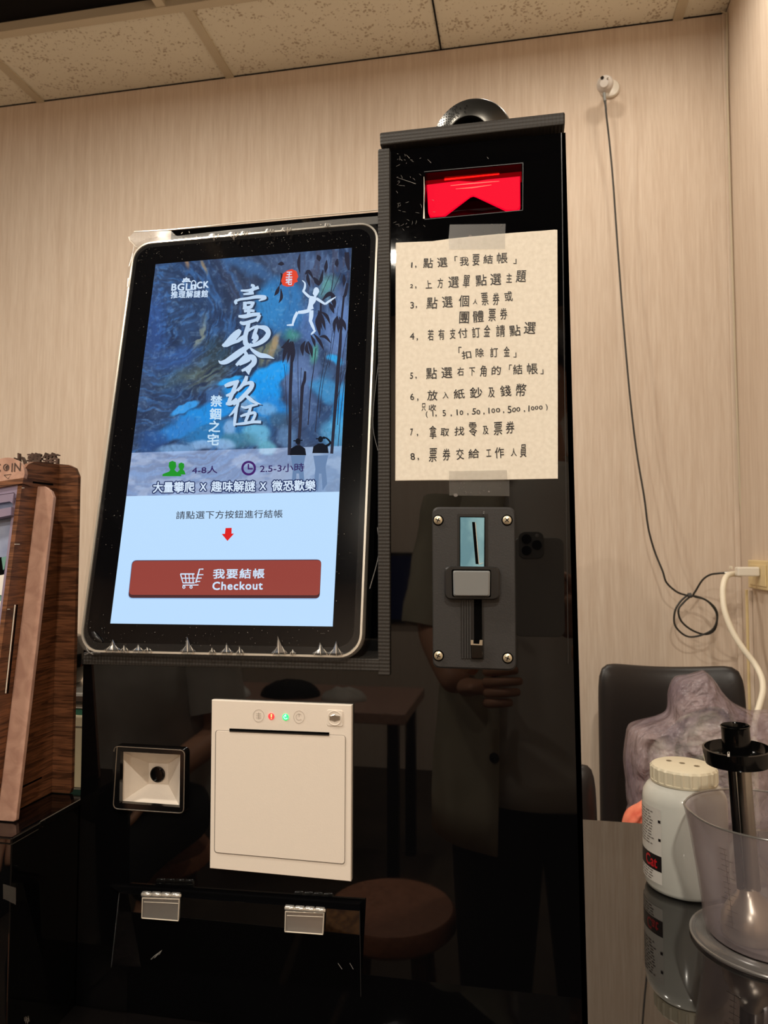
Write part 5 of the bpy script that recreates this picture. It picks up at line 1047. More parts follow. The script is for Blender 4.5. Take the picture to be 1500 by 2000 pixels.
MB().box(sx-.16, sx+.09, .56, .82, .36, .42).build('seat', 'leather', o, bevel=.02)
for x in (sx-.15, sx+.055):
    for y in (.57, .78): MB().box(x, x+.025, y, y+.025, 0, .3595).build('leg', 'wood_dark', o)

def blobmesh(px, y, th, c, nz_amp, nz_sc, seed, rings=22, flat=.45):
    """inflate a star-shaped outline into a crumpled solid"""
    P = catmull([Vector((u, v, 0)) for u, v in px+[px[0]]], 5)[:-1]; n = len(P); vs = []; fs = []; c = Vector((c[0], c[1], 0)); pl = PY(y)
    for side in (1, -1):
        base = len(vs)
        for i in range(rings+1):
            r = i/rings
            for p in P:
                q = c+(p-c)*max(r, .002); w_ = pl.hit(q.x, q.y); h = math.sqrt(max(0, 1-r**2.2))**flat*1.0 if r < 1 else 0
                pn = w_*nz_sc+Vector((seed, 0, seed)); f_ = mnoise.noise(pn)*1.0; rg = (1-abs(mnoise.noise(pn*1.9+Vector((5, 1, 2))))*2.2); rg2 = (1-abs(mnoise.noise(pn*3.7+Vector((1, 7, 2))))*2.2)
                d = th*h+(f_*.7+rg*.8+rg2*.4)*nz_amp*min(1, (1-r)*5)
                vs.append(w_+Vector((0, -side*d if side > 0 else d*.6, 0)))
        for i in range(rings):
            for k in range(n): fs.append((base+i*n+k, base+i*n+(k+1) % n, base+(i+1)*n+(k+1) % n, base+(i+1)*n+k))
    mb = MB(); mb.add(vs, fs); return mb
BM = mat('thin_lilac_plastic', C(160, 142, 148), .25, spec=.5, alpha=.45, vary=((9, 9, 9), C(140, 122, 136), C(206, 184, 184), .32, .66), bump=((22, 50, 12), 1.0, .03))
BM.node_tree.nodes['Principled BSDF'].inputs['Subsurface Weight'].default_value = 0.0
bag = [(1372, 1308), (1390, 1322), (1408, 1348), (1432, 1372), (1470, 1388), (1515, 1392), (1530, 1450), (1530, 1600), (1250, 1604), (1226, 1570), (1221, 1520), (1217, 1480), (1221, 1440), (1228, 1416), (1255, 1406), (1285, 1398), (1303, 1385), (1306, 1350), (1318, 1322), (1345, 1316)]
pb = PY(.93).hit(1375, 1600)
t = thing('plastic_bag', 'crumpled translucent lilac plastic bag slumped on the black leather chair', 'bag', (pb.x, .9, .505))
blobmesh(bag, .93, .055, (1375, 1490), .017, 8, 3, rings=44).build('bag_film', BM, t, smooth=True, angle=180)
inner = [(1330, 1400), (1400, 1380), (1440, 1420), (1450, 1590), (1300, 1590), (1262, 1560), (1265, 1470), (1300, 1430)]
blobmesh(inner, .935, .040, (1365, 1500), .012, 14, 8, rings=24).build('wrapped_contents', mat('blue_grey_contents', C(112, 128, 142), .6, vary=((16, 16, 10), C(58, 66, 82), C(196, 198, 186), .38, .62), bump=((30, 30, 60), 1.0, .02)), t, smooth=True, angle=180)
pb = PY(.80).hit(1240, 1600)
t = thing('orange_cloth', 'crumpled orange cloth beside the jar, behind the counter edge', 'cloth', (pb.x, .8, .5)); 
blobmesh([(1214, 1620), (1216, 1598), (1226, 1582), (1244, 1572), (1268, 1560), (1300, 1570), (1310, 1620), (1262, 1640)], .80, .03, (1262, 1602), .008, 22, 5, rings=14).build('cloth_fold', mat('orange_cloth_fabric', C(232, 116, 84), .8, vary=((30, 30, 30), C(196, 84, 62), C(240, 140, 110), .3, .7)), t, smooth=True, angle=180)
MB().box(pb.x-.02, pb.x+.08, .78, .84, .502, pb.z-.02).build('cloth_bundle', bpy.data.materials['orange_cloth_fabric'], t, bevel=.015)

# ================================================================== white jar
JC = Vector((.247, .330, TZ+.0004)); JR = .0455
t = thing('white_jar', 'white plastic jar with ribbed cream cap and printed label beside the cup', 'jar', JC)
prof = [(0, .001), (JR-.007, .0), (JR-.003, .002), (JR-.0012, .006), (JR-.001, .010), (JR, .012), (JR, .098), (JR-.0015, .106), (JR-.006, .113), (JR-.011, .117), (JR-.0125, .121)]
MB().lathe(prof, JC, seg=72, caps=False).build('jar_body', 'jar', t, smooth=True, angle=40)
cr = JR-.0105
MB().lathe([(cr+.001, .1175), (cr+.0012, .1195), (cr+.0003, .120), (cr+.0003, .133), (cr-.001, .1352), (cr-.004, .1365), (0, .1367)], JC, seg=144, rib=lambda a, h: (.035 if (math.degrees(a) % 15) < 2.6 and .1198 < h < .134 else 0)).build('screw_cap', 'cap', t, smooth=True, angle=30)
mb = MB()
for k, (dx, dy) in enumerate(((-.014, .010), (-.001, .002), (.013, -.007))):
    for a in range(4):
        an = a*PI/4+.3; mb.add([(JC.x+dx+math.cos(an)*.0032-math.sin(an)*.0007, JC.y+dy+math.sin(an)*.0032+math.cos(an)*.0007, JC.z+.1370+a*1e-5), (JC.x+dx-math.cos(an)*.0032-math.sin(an)*.0007, JC.y+dy-math.sin(an)*.0032+math.cos(an)*.0007, JC.z+.1370+a*1e-5), (JC.x+dx-math.cos(an)*.0032+math.sin(an)*.0007, JC.y+dy-math.sin(an)*.0032-math.cos(an)*.0007, JC.z+.1370+a*1e-5), (JC.x+dx+math.cos(an)*.0032+math.sin(an)*.0007, JC.y+dy+math.sin(an)*.0032-math.cos(an)*.0007, JC.z+.1370+a*1e-5)], [(0, 1, 2, 3)])
mb.build('star_marks', mat('star_print', C(120, 104, 80), .5), t)
def cyl_patch(a0, a1, h0, h1, r, m_, name, seg=24, parent=t):
    # the lathe's first axis is +X; angles run anticlockwise seen from above
    mb = MB(); mb.lathe([(r, h0), (r, h1)], JC, seg=seg, a0=math.radians(a0), a1=math.radians(a1), caps=False); return mb.build(name, m_, parent, smooth=True)
LE = 227      # right-hand edge of the label as the camera sees it
cyl_patch(95, LE, .0125, .094, JR+.0003, 'label', 'paper_label')
cyl_patch(95, LE, .026, .043, JR+.0005, 'label_black', 'black_label_band')
for h in (.059, .079): cyl_patch(LE-4.5, LE-.6, h, h+.003, JR+.0006, 'label_black', 'label_tab')
def cyl_text(s, ac, w_deg, h0, h1, m_, name, off=0.0, r=JR+.0007):
    vs, fs = glyphs(s, off); X0 = min(v.x for v in vs); X1 = max(v.x for v in vs); Y0 = min(v.y for v in vs); Y1 = max(v.y for v in vs); mb = MB(); P = []
    for v in vs:
        a = math.radians(ac-w_deg/2+w_deg*(v.x-X0)/(X1-X0)); h = h0+(h1-h0)*(v.y-Y0)/(Y1-Y0); P.append(JC+Vector((r*math.cos(a), r*math.sin(a), h)))
    mb.add(P, fs); mb.build(name, m_, t)
cyl_text('Cat', LE-19, 24, .0285, .041, 'label_red', 'red_script_lettering', .02)
mb = MB()
for row_ in range(17):
    h = .088-row_*.0032 if row_ < 12 else .0235-(row_-12)*.003
    if .024 < h < .045 or h < .013: continue
    a_ = LE-rnd.uniform(12, 22)
    while a_ > 150:
        l_ = rnd.uniform(3, 9)
        vs = []
        for k in range(3):
            aa = math.radians(a_-l_*k/2); vs += [JC+Vector(((JR+.0006)*math.cos(aa), (JR+.0006)*math.sin(aa), h)), JC+Vector(((JR+.0006)*math.cos(aa), (JR+.0006)*math.sin(aa), h+.0011))]
        mb.add(vs, [(0, 2, 3, 1), (2, 4, 5, 3)]); a_ -= l_+rnd.uniform(1.2, 3)
mb.build('small_print', mat('faint_print', C(120, 112, 108), .6), t)['kind'] = 'stuff'

# ================================================================== clear cup with blending leg
UC = Vector((.302, .218, TZ+.0004))
CL = bpy.data.materials.new('clear_worn_plastic'); CL.use_nodes = True; nt = CL.node_tree; b = nt.nodes['Principled BSDF']
b.inputs['Base Color'].default_value = C(225, 220, 226); b.inputs['Roughness'].default_value = .07; b.inputs['Transmission Weight'].default_value = 1.0; b.inputs['IOR'].default_value = 1.35
o_ = nt.nodes['Material Output']; tr = nt.nodes.new('ShaderNodeBsdfTransparent'); df = nt.nodes.new('ShaderNodeBsdfPrincipled'); df.inputs['Base Color'].default_value = C(196, 186, 190); df.inputs['Roughness'].default_value = .15
mx1 = nt.nodes.new('ShaderNodeMixShader'); fr = nt.nodes.new('ShaderNodeLayerWeight'); fr.inputs[0].default_value = .18
mp_ = nt.nodes.new('ShaderNodeMath'); mp_.operation = 'MULTIPLY_ADD'; mp_.inputs[1].default_value = .8; mp_.inputs[2].default_value = .13
tr.inputs[0].default_value = (.95, .94, .95, 1); nt.links.new(fr.outputs['Facing'], mp_.inputs[0]); nt.links.new(mp_.outputs[0], mx1.inputs[0]); nt.links.new(tr.outputs[0], mx1.inputs[1]); nt.links.new(df.outputs[0], mx1.inputs[2]); nt.links.new(mx1.outputs[0], o_.inputs[0])
t = thing('measuring_cup', 'tall clear plastic measuring cup with flared foot at the right edge', 'cup', UC)
RT, RB = .074, .060
mb = MB(); pr_ = [(.0, .006), (RB-.006, .006), (RB-.002, .009), (RB, .016), (RB+.001, .03), (RB+.005, .06), (RT-.003, .10), (RT, .118), (RT+.0008, .122), (RT-.0006, .1232), (RT-.0018, .121), (RT-.0045, .10), (RB+.0035, .06), (RB-.001, .03), (RB-.003, .017), (RB-.008, .0105), (0, .010)]
def spout(v):
    d = v-UC; h = max(0, (d.z-.085)/.038); a = math.atan2(d.y, d.x); k = math.exp(-((a-PI*1.02+ (2*PI if a < -PI/2 else 0))/.26)**2)
    return Vector((v.x*1+(d.x*.035*k*h*h), v.y+d.y*.035*k*h*h, v.z+.004*k*h*h))
mb.lathe(pr_, UC, seg=96, caps=False); mb.v = [spout(v) for v in mb.v]; mb.build('cup_body', CL, t, smooth=True, angle=50)
mb = MB(); mb.tube([spout(UC+Vector(((RT)*math.cos(a*PI/48), (RT)*math.sin(a*PI/48), .1228))) for a in range(97)], .0011, 8); mb.build('rim', film_mat('clear_rim', .25, (.55, .53, .52, 1), .15, .3), t, smooth=True)
MB().lathe([(RB-.004, .006), (RB+.006, .0055), (RT-.006, .003), (RT-.002, .0035), (RT-.001, .002), (RT-.002, .0), (RB+.002, .0025), (RB-.004, .005)], UC, seg=96, caps=False).build('foot', film_mat('clear_foot', .12, (.82, .80, .82, 1), .2, .16), t, smooth=True, angle=50)
mb = MB(); mb.tube([UC+Vector(((RT-.0022)*math.cos(a*PI/48), (RT-.0022)*math.sin(a*PI/48), .0026)) for a in range(97)], .0012, 8); mb.build('foot_rim', 'acry_clear', t, smooth=True)
mb = MB()
def cupr(h): 
    for (r0, h0), (r1, h1) in zip(pr_[3:8], pr_[4:9]):
        if h0 <= h <= h1: return r0+(r1-r0)*(h-h0)/(h1-h0)
    return RT
def onc(a, h): a = math.radians(a); r = cupr(h)+.0003; return UC+Vector((r*math.cos(a), r*math.sin(a), h))
AC = 224
mb.tube([onc(AC, .03+.075*k/12) for k in range(13)], .00022, 4)
for k in range(15): mb.tube([onc(AC-(4 if k % 5 else 8), .03+k*.0053), onc(AC+(2 if k % 3 else 6), .03+k*.0053)], .00022, 4)
mb.build('graduation_lines', mat('engraved_grey', C(110, 100, 100), .5), t)['kind'] = 'stuff'
# blending leg leaning inside
tl = thing('blending_leg', 'hand blender attachment, black lid and steel rod, standing in the clear cup', 'blender attachment', UC+Vector((0, 0, .0115)))
dsk = PY(.20).hit(1440, 1472); b0 = Vector((dsk.x+.010, .205, UC.z+.0125)); ax = (dsk-b0).normalized()
Lg = (dsk-b0).length
MB().lathe([(.026, .0), (.027, .006), (.0255, .018), (.019, .030), (.011, .038), (.0085, .044)], b0, ax, seg=48).build('blade_guard', mat('worn_steel_guard', C(206, 196, 180), .28, metal=.85), tl, smooth=True, angle=50)
MB().lathe([(.0074, .043), (.0068, Lg-.010)], b0+RGT*.0045, ax, seg=32).build('steel_rod', 'steel', tl, smooth=True)
MB().lathe([(.0036, .043), (.0036, Lg-.008)], b0-RGT*.0068, ax, seg=20).build('black_rod', 'glossy_black', tl, smooth=True)
MB().lathe([(.0, -.009), (.026, -.009), (.0295, -.0085), (.0305, -.005), (.0312, .006), (.0292, .0065), (.0282, .001), (.026, -.002), (.014, -.003), (.0, -.003)], dsk, ax, seg=64, caps=False).build('lid_disc', 'glossy_black', tl, smooth=True, angle=40)
MB().lathe([(.0138, -.0035), (.0130, .010), (.0128, .0255), (.0136, .027), (.0128, .0275), (.0116, .025), (.0112, .004), (0, .004)], dsk, ax, seg=48, caps=False).build('coupling_collar', 'glossy_black', tl, smooth=True, angle=40)
mb = MB(); lk = Plane(dsk-FWD*.0312, -FWD); stroke_px(mb, lk, [(1423, 1472, 4.6), (1423, 1478, 4.6)], 0, False); stroke_px(mb, lk, [(1421, 1472, 1), (1421.3, 1468.6, 1), (1424.6, 1468.6, 1), (1425, 1472, 1)], .0001, False); mb.build('padlock_mark', 'label', tl)
mb = MB(); mb.tube([dsk+ax*.0003+RGT*(-.020+.005*math.cos(a))+(ax.cross(RGT))*.004*math.sin(a) for a in [k*PI/8 for k in range(17)]], .0005, 5); mb.build('moulded_ring', 'gun', tl)

# ================================================================== what the glossy front mirrors: the room behind the photographer
def rig(name, pts, edges, root=0, sub=2, m_='skin', parent=None, loc=Vector((0, 0, 0))):
    me = bpy.data.meshes.new(name); me.from_pydata([Vector(p[:3])+Vector(loc)-ROOT[parent].translation for p in pts], edges, []); me.materials.append(M[m_] if isinstance(m_, str) else m_)
    o = link(bpy.data.objects.new(name, me)); o.parent = parent; ROOT[o] = ROOT[parent]
    s = o.modifiers.new('skin', 'SKIN'); s.use_smooth_shade = True
    for i, sv in enumerate(me.skin_vertices[0].data):
        r = pts[i][3]; sv.radius = (r if not isinstance(r, tuple) else r[0], r if not isinstance(r, tuple) else r[1]); sv.use_root = (i == root)
    m2 = o.modifiers.new('subdivision', 'SUBSURF'); m2.levels = sub; m2.render_levels = sub
    return o
def head(parent, c, facing=1, tilt=0.0, k=1.0):
    """ellipsoid head with brow, nose, mouth, ears and hair; c = centre, faces +Y"""
    def P(x, y, z): return Vector((c.x+x*k, c.y+(y*math.cos(tilt)-z*math.sin(tilt))*k*facing, c.z+(y*math.sin(tilt)+z*math.cos(tilt))*k))
    n, m_ = 28, 22; vs = []; fs = []
    for i in range(m_+1):
        th = PI*i/m_; 
        for j in range(n):
            a = 2*PI*j/n; x = .074*math.sin(th)*math.cos(a); y = .094*math.sin(th)*math.sin(a); z = .112*math.cos(th)
            if z < 0: x *= 1+.30*math.sin(z/.112*PI/2)*1.0 if False else 1-.28*(z/.112)**2+.10*max(0, 1-abs(z+.09)/.03)*0; y = y*(1-.16*(z/.112)**2)+.010*(-z/.11)
            if y > 0:
                f_ = math.exp(-(x/.011)**2)*math.exp(-((z+.018)/.022)**2); y += .024*f_
                y -= .010*math.exp(-((abs(x)-.031)/.013)**2)*math.exp(-((z-.008)/.012)**2); y += .006*math.exp(-(x/.022)**2)*math.exp(-((z+.052)/.008)**2)
                y += .006*math.exp(-((z-.032)/.010)**2)*math.exp(-(x/.045)**2)
            vs.append(P(x, y, z))
    for i in range(m_):
        for j in range(n): fs.append((i*n+j, i*n+(j+1) % n, (i+1)*n+(j+1) % n, (i+1)*n+j))
    mb = MB(); mb.add(vs, fs); h = mb.build('head', 'skin', parent, smooth=True, angle=180)
    for s_ in (-1, 1):
        MB().lathe([(0, -.011)]+[(.011*math.cos(q), .011*math.sin(q)) for q in [(-70+20*i)*PI/180 for i in range(8)]]+[(0, .011)], P(s_*.031, .076, .008), (0, facing, 0), seg=16).build('eye', mat('eye_white', C(220, 214, 208), .2), h, smooth=True)
        MB().lathe([(.005, 0), (0, .0012)], P(s_*.031, .0865, .008), (0, facing, 0), seg=12).build('iris', 'void', h)
        mb = MB(); mb.tube([P(s_*.072, .0, .022), P(s_*.084, -.012, .026), P(s_*.088, -.014, .006), P(s_*.080, -.004, -.022), P(s_*.070, .006, -.028)], [.005, .007, .008, .007, .004], 8); mb.build('ear', 'skin', h, smooth=True)
        mb = MB(); mb.tube([P(s_*.016, .092, .029), P(s_*.033, .090, .034), P(s_*.048, .078, .028)], [.002, .003, .0015], 6); mb.build('eyebrow', 'hair', h, smooth=True)
    mb = MB(); mb.tube([P(-.024, .080, -.052), P(-.01, .090, -.050), P(0, .091, -.0515), P(.01, .090, -.050), P(.024, .080, -.052)], [.002, .004, .0045, .004, .002], 8); mb.build('lips', mat('lips', C(168, 92, 82), .4), h, smooth=True)
    vs = []; fs = []; n2 = 32; m2 = 14
    for i in range(m2+1):
        for j in range(n2):
            a = 2*PI*j/n2; lim = .98+1.05*(1-max(0, math.sin(a)))**.7; th = lim*i/m2; R1 = 1.09+.02*math.sin(7*a)
            vs.append(P(.076*R1*math.sin(th)*math.cos(a), .096*R1*math.sin(th)*math.sin(a)-.003, .114*R1*math.cos(th)+.002))
    for i in range(m2):
        for j in range(n2): fs.append((i*n2+j, i*n2+(j+1) % n2, (i+1)*n2+(j+1) % n2, (i+1)*n2+j))
    mb = MB(); mb.add(vs, fs); hr = mb.build('hair', 'hair', parent, smooth=True, angle=180); so = hr.modifiers.new('thickness', 'SOLIDIFY'); so.thickness = .008
    return h
def hand(parent, wrist, palm_dir, across, normal, curl, k=1.0):
    """palm plus five separate fingers; palm_dir wrist->knuckles, across index->little, normal = back of hand"""
    pd, ac, no = palm_dir.normalized(), across.normalized(), normal.normalized(); w0 = wrist
    pts = [(*w0, .022*k), (*(w0+pd*.03*k), (.030*k, .016*k)), (*(w0+pd*.065*k), (.036*k, .014*k)), (*(w0+pd*.085*k), (.034*k, .012*k))]
    rig('palm', [(p[0], p[1], p[2], p[3]) for p in pts], [(0, 1), (1, 2), (2, 3)], 0, 2, 'skin', parent)
    for i, (off, ln, tw) in enumerate(((-.027, .074, 0), (-.009, .082, 0), (.009, .077, 0), (.026, .061, 0))):
        b_ = w0+pd*.075*k+ac*off*k; P = [b_]; a = .12; d = pd; q = b_
        for s_ in (.44, .32, .24):
            q = q+(pd*math.cos(a)-no*math.sin(a))*ln*s_*k; P.append(q); a += curl[i]
        rig('finger', [(*P[0], .0095*k), (*P[1], .0085*k), (*P[2], .0078*k), (*P[3], .0066*k)], [(0, 1), (1, 2), (2, 3)], 0, 2, 'skin', parent)
    b_ = w0+pd*.022*k-ac*.024*k; P = [b_, b_+(-ac*.8+pd*.6)*.030*k-no*.006*k, b_+(-ac*.9+pd*1.5)*.036*k-no*.018*k, b_+(-ac*.7+pd*2.2)*.038*k-no*.026*k]
    rig('thumb', [(*P[0], .0125*k), (*P[1], .0105*k), (*P[2], .0092*k), (*P[3], .0076*k)], [(0, 1), (1, 2), (2, 3)], 0, 2, 'skin', parent)

# phone held just behind the viewpoint
PH = Vector((CAM.x+.018, CAM.y-.0085, CAM.z-.052))
t = thing('smartphone', 'pale smartphone with a three-lens camera block, held up by the photographer', 'phone', PH-Vector((0, 0, .075)))
def rp(x0, x1, z0, z1, r, y): return [(x, y, z) for x, z in rrect(x0, x1, z0, z1, r, 6)]
mb = MB(); mb.bevprism(rp(PH.x-.038, PH.x+.038, PH.z-.08, PH.z+.072, .011, PH.y+.003), (0, -.0078, 0), .0008); mb.build('phone_body', mat('pale_phone_glass', C(196, 190, 180), .25), t, smooth=True, angle=30)
mb = MB(); mb.bevprism(rp(CAM.x-.0125, CAM.x+.026, CAM.z-.0125, CAM.z+.029, .010, PH.y+.0047), (0, -.0016, 0), .0006); cbk = mb.build('camera_block', mat('camera_block_glass', C(150, 146, 138), .2), t, smooth=True, angle=30)
for (dx, dz) in ((0, 0), (.0, .0175), (.0155, .0085)):
    mb = MB(); mb.lathe([(.0075, .0), (.0075, .0015), (.0065, .0018), (.0062, .0008), (0, .0008)], (CAM.x+dx, PH.y+.0047, CAM.z+dz), (0, 1, 0), seg=28); mb.build('lens', 'glossy_black', cbk, smooth=True, angle=30)
mb = MB(); mb.lathe([(.0028, 0), (0, .0006)], (CAM.x+.016, PH.y+.0048, CAM.z+.023), (0, 1, 0), seg=16); mb.build('flash', 'white_plastic', cbk)
# photographer
M['white_cotton'] = mat('white_cotton', C(232, 224, 212), .9)
px_, py_ = .10, -1.00
t = thing('person', 'person in white tee, open beige overshirt and black trousers holding up a phone', 'person', (px_, py_, 0))
S_ = 1.0
wr_ = Vector((PH.x+.052, PH.y-.030, PH.z-.085))
bp = [(px_, py_, .88, (.155, .105)), (px_, py_, 1.05, (.135, .095)), (px_, py_+.0, 1.22, (.155, .10)), (px_, py_-.01, 1.33, (.13, .085)), (px_, py_, 1.41, .056), (px_, py_+.01, 1.52, .052),
      (px_+.17, py_-.01, 1.33, .055), (px_+.235, py_+.02, 1.10, .043), (wr_.x+.01, wr_.y-.01, wr_.z-.03, .028),
      (px_-.17, py_-.01, 1.33, .055), (px_-.22, py_+.04, 1.07, .043), (px_-.15, py_+.22, .98, .030),
      (px_+.085, py_, .80, .088), (px_+.095, py_+.01, .46, .062), (px_+.10, py_-.01, .09, .042), (px_+.105, py_+.10, .045, .038),
      (px_-.085, py_, .80, .088), (px_-.095, py_+.01, .46, .062), (px_-.10, py_-.01, .09, .042), (px_-.105, py_+.10, .045, .038)]
ed = [(0, 1), (1, 2), (2, 3), (3, 4), (4, 5), (3, 6), (6, 7), (7, 8), (3, 9), (9, 10), (10, 11), (0, 12), (12, 13), (13, 14), (14, 15), (0, 16), (16, 17), (17, 18), (18, 19)]
rig('body', bp, ed, 0, 2, 'skin', t)
head(t, Vector((px_+.0, py_+.035, 1.575)), 1, -.15)
hand(t, wr_, Vector((-.25, .25, .9)), Vector((.1, 0, -1)).cross(Vector((0, 1, 0))), Vector((.5, .6, .1)), [.55, .6, .65, .7], .92)
hand(t, Vector((px_-.14, py_+.23, .985)), Vector((.5, .8, .15)), Vector((0, 0, -1)), Vector((-.8, .5, 0)), [.5, .55, .6, .6])
def garment(name, rings, m_, parent, a0=0, a1=360, seg=40, fold=.006, th=.004):
    """rings: (cx, cy, z, rx, ry); open between a1 and a0 degrees (90 = toward +Y)"""
    vs = []; fs = []; full = (a1-a0) >= 360; m2 = seg if full else seg+1
    dens = []
    for i in range(len(rings)-1):
        for k in range(4): dens.append([rings[i][q]+(rings[i+1][q]-rings[i][q])*k/4 for q in range(5)])
    dens.append(list(rings[-1]))
    for (cx, cy, z, rx, ry) in dens:
        for k in range(m2):
            a = math.radians(a0+(a1-a0)*k/seg); f_ = 1+fold*8*mnoise.noise(Vector((math.cos(a)*2, math.sin(a)*2, z*5+rx)))
            vs.append((cx+rx*f_*math.cos(a), cy+ry*f_*math.sin(a), z))
    for i in range(len(dens)-1):
        for k in range(seg): fs.append((i*m2+k, i*m2+(k+1) % m2, (i+1)*m2+(k+1) % m2, (i+1)*m2+k))
    mb = MB(); mb.add(vs, fs); o = mb.build(name, m_, parent, smooth=True, angle=180); s = o.modifiers.new('thickness', 'SOLIDIFY'); s.thickness = th; return o
garment('white_tee', [(px_, py_, .74, .196, .14), (px_, py_, .95, .178, .125), (px_, py_, 1.10, .172, .12), (px_, py_, 1.24, .185, .12), (px_, py_, 1.35, .165, .10), (px_, py_, 1.41, .085, .075)], 'white_cotton', t)
garment('open_overshirt', [(px_, py_, .66, .235, .172), (px_, py_, .95, .212, .155), (px_, py_, 1.12, .205, .145), (px_, py_, 1.26, .212, .14), (px_, py_-.01, 1.36, .185, .115), (px_, py_-.01, 1.42, .10, .09)], 'shirt', t, 112, 420)
for sx_, jn in ((1, [(6, .075), (7, .062)]), (-1, [(9, .075), (10, .062)])):
    a_, b_ = bp[jn[0][0]], bp[jn[1][0]]; mb = MB(); A_ = Vector(a_[:3]); B_ = Vector(b_[:3])
    mb.tube([A_.lerp(B_, k/8) for k in range(9)], [.078-.010*k/8+.002*math.sin(k*2) for k in range(9)], 18); mb.build('shirt_sleeve', 'shirt', t, smooth=True)
for h in (1.16, 1.00, .84):
    a = math.radians(114); MB().lathe([(.010, 0), (.010, .002), (.004, .003), (0, .002)], (px_+.222*math.cos(a), py_+.164*math.sin(a), h), (math.cos(a), math.sin(a), 0), seg=20).build('shirt_button', 'black', t, smooth=True)
garment('trousers', [(px_, py_, .93, .172, .122), (px_, py_, .84, .186, .132), (px_, py_, .76, .190, .125)], 'trousers', t)
for i0 in (12, 16):
    P = [Vector(bp[i0+k][:3]) for k in range(3)]; mb = MB(); mb.tube(catmull([P[0]+Vector((0, 0, .02)), P[1], P[2]+Vector((0, 0, .02))], 5), [.112-.006*k for k in range(11)], 20); mb.build('trouser_leg', 'trousers', t, smooth=True)
for s_ in (-1, 1):
    mb = MB(); cx = px_+s_*.103; mb.tube([(cx, py_-.05, .035), (cx, py_-.02, .042), (cx, py_+.06, .042), (cx, py_+.13, .034), (cx, py_+.17, .028)], [.030, .038, .042, .040, .026], 16); mb.build('shoe', 'black', t, smooth=True)

# seated second person on a round stool
def stool(name, label, x, y, h, r, woven, grp='round wooden stools behind the photographer'):
    t = thing(name, label, 'stool', (x, y, 0), grp)
    sm_ = wood_mat('woven_seat' if woven else 'tan_seat', C(120, 78, 44) if woven else C(150, 96, 68), C(188, 132, 78) if woven else C(172, 114, 84), (60, 60, 60))
    MB().lathe([(0, h-.045), (r-.01, h-.045), (r, h-.035), (r, h-.01), (r-.008, h), (0, h+.002)], (x, y, 0), seg=48, caps=False).build('seat', sm_, t, smooth=True, angle=40)
    for k in range(4):
        a = PI/4+k*PI/2; MB().tube([(x+math.cos(a)*r*.65, y+math.sin(a)*r*.65, h-.044), (x+math.cos(a)*r*.95, y+math.sin(a)*r*.95, .0)], .014, 10).build('leg', 'wood', t, smooth=True)
    return t
stool('wooden_stool', 'round tan leather-seated stool mirrored low in the kiosk front', -.22, -1.02, .47, .14, False)
stool('wooden_stool', 'round woven-seated stool mirrored at the kiosk foot', -.20, -.62, .43, .125, True)
qx, qy = -.92, -1.30
stool('wooden_stool', 'round stool under the seated person in the grey tee', qx, qy, .435, .15, False)
t = thing('person', 'seated person in grey-white tee and dark trousers, mirrored in the lower panel', 'person', (qx, qy, 0))
bp = [(qx, qy, .55, (.15, .11)), (qx, qy+.01, .72, (.13, .09)), (qx, qy+.03, .88, (.15, .095)), (qx, qy+.04, .99, (.125, .08)), (qx, qy+.05, 1.07, .054), (qx, qy+.07, 1.17, .05),
      (qx+.165, qy+.04, .99, .053), (qx+.215, qy+.06, .76, .043), (qx+.12, qy+.26, .68, .029), (qx-.165, qy+.04, .99, .053), (qx-.215, qy+.06, .76, .043), (qx-.12, qy+.26, .66, .029),
      (qx+.09, qy+.06, .56, .085), (qx+.11, qy+.42, .52, .063), (qx+.11, qy+.40, .09, .042), (qx+.115, qy+.50, .045, .036), (qx-.09, qy+.06, .56, .085), (qx-.11, qy+.42, .52, .063), (qx-.11, qy+.40, .09, .042), (qx-.115, qy+.50, .045, .036)]
rig('body', bp, ed, 0, 2, 'skin', t)
head(t, Vector((qx, qy+.085, 1.225)), 1, -.1)
hand(t, Vector((qx+.115, qy+.27, .675)), Vector((-.4, .8, -.25)), Vector((-.8, -.4, 0)), Vector((0, .2, 1)), [.3, .3, .35, .4])
hand(t, Vector((qx-.115, qy+.27, .655)), Vector((.4, .8, -.25)), Vector((.8, -.4, 0)), Vector((0, .2, 1)), [.3, .3, .35, .4])
garment('grey_white_tee', [(qx, qy, .53, .185, .145), (qx, qy+.01, .70, .172, .13), (qx, qy+.03, .88, .182, .122), (qx, qy+.04, 1.01, .16, .095), (qx, qy+.05, 1.07, .08, .07)], 'tee', t)
for i0 in (6, 9):
    mb = MB(); A_ = Vector(bp[i0][:3]); B_ = Vector(bp[i0+1][:3]); mb.tube([A_.lerp(B_, k/6*.75) for k in range(7)], [.074]*7, 18); mb.build('tee_sleeve', 'tee', t, smooth=True)
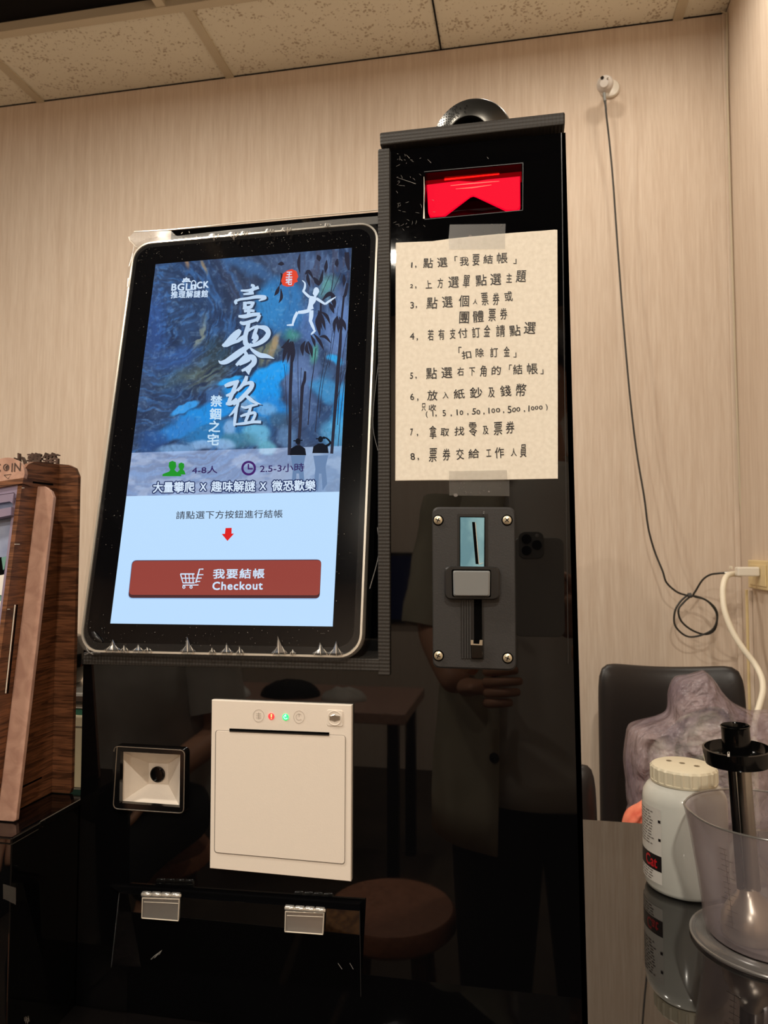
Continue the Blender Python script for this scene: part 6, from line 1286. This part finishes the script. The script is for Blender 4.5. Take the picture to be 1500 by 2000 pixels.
for i0 in (12, 16):
    P = [Vector(bp[i0+k][:3]) for k in range(3)]; mb = MB(); mb.tube(catmull([P[0], P[1], P[2]+Vector((0, 0, .03))], 6), [.098-.0035*k for k in range(13)], 20); mb.build('trouser_leg', 'trousers', t, smooth=True)
for s_ in (-1, 1):
    mb = MB(); cx = qx+s_*.113; mb.tube([(cx, qy+.35, .035), (cx, qy+.40, .042), (cx, qy+.47, .042), (cx, qy+.53, .034), (cx, qy+.57, .028)], [.030, .038, .042, .040, .026], 16); mb.build('shoe', 'black', t, smooth=True)

t = thing('low_side_table', 'low pale-topped side table far behind the photographer', 'table', (-1.15, -2.2, 0))
MB().box(-1.75, -.35, -2.5, -2.0, .62, .66).build('table_top', 'pinkwood', t, bevel=.004)
for x in (-1.72, -.42):
    for y in (-2.47, -2.07): MB().box(x, x+.04, y, y+.04, 0, .6195).build('leg', 'black', t)
for k, (x, y, s_, m_) in enumerate(((-.62, -2.2, .09, 'tee'), (-.85, -2.25, .12, 'trousers'), (-1.1, -2.2, .10, 'label'))):
    o_t = thing('folded_cloth', ['small off-white cloth on the low side table', 'black cloth in the middle of the low side table', 'pale cloth at the far end of the low side table'][k], 'cloth', (x, y, .66))
    mb = MB(); vs = []; fs = []; N1 = 12; N2 = 24
    for i in range(N1+1):
        for j in range(N2):
            th = PI/2*i/N1; a = 2*PI*j/N2; r = s_*math.sin(th); p = Vector((x+r*math.cos(a), y+r*.8*math.sin(a), .6605+s_*.5*math.cos(th))); p.z += .012*mnoise.noise(p*30)*math.cos(th); vs.append(p)
    for i in range(N1):
        for j in range(N2): fs.append((i*N2+j, i*N2+(j+1) % N2, (i+1)*N2+(j+1) % N2, (i+1)*N2+j))
    mb.add(vs, fs); mb.build('cloth_heap', m_, o_t, smooth=True, angle=180)
t = thing('television', 'black flat television with dim blue picture on the far wall behind the photographer', 'television', (-.78, WF+.03, .8))
MB().box(-1.08, -.50, WF+.004, WF+.03, .82, 1.22).build('tv_case', 'glossy_black', t, bevel=.003)
MB().box(-1.06, -.52, WF+.030, WF+.031, .84, 1.20).build('tv_screen', mat('dim_blue_screen', C(6, 10, 22), .2, emis=C(20, 40, 90), estr=.5), t)
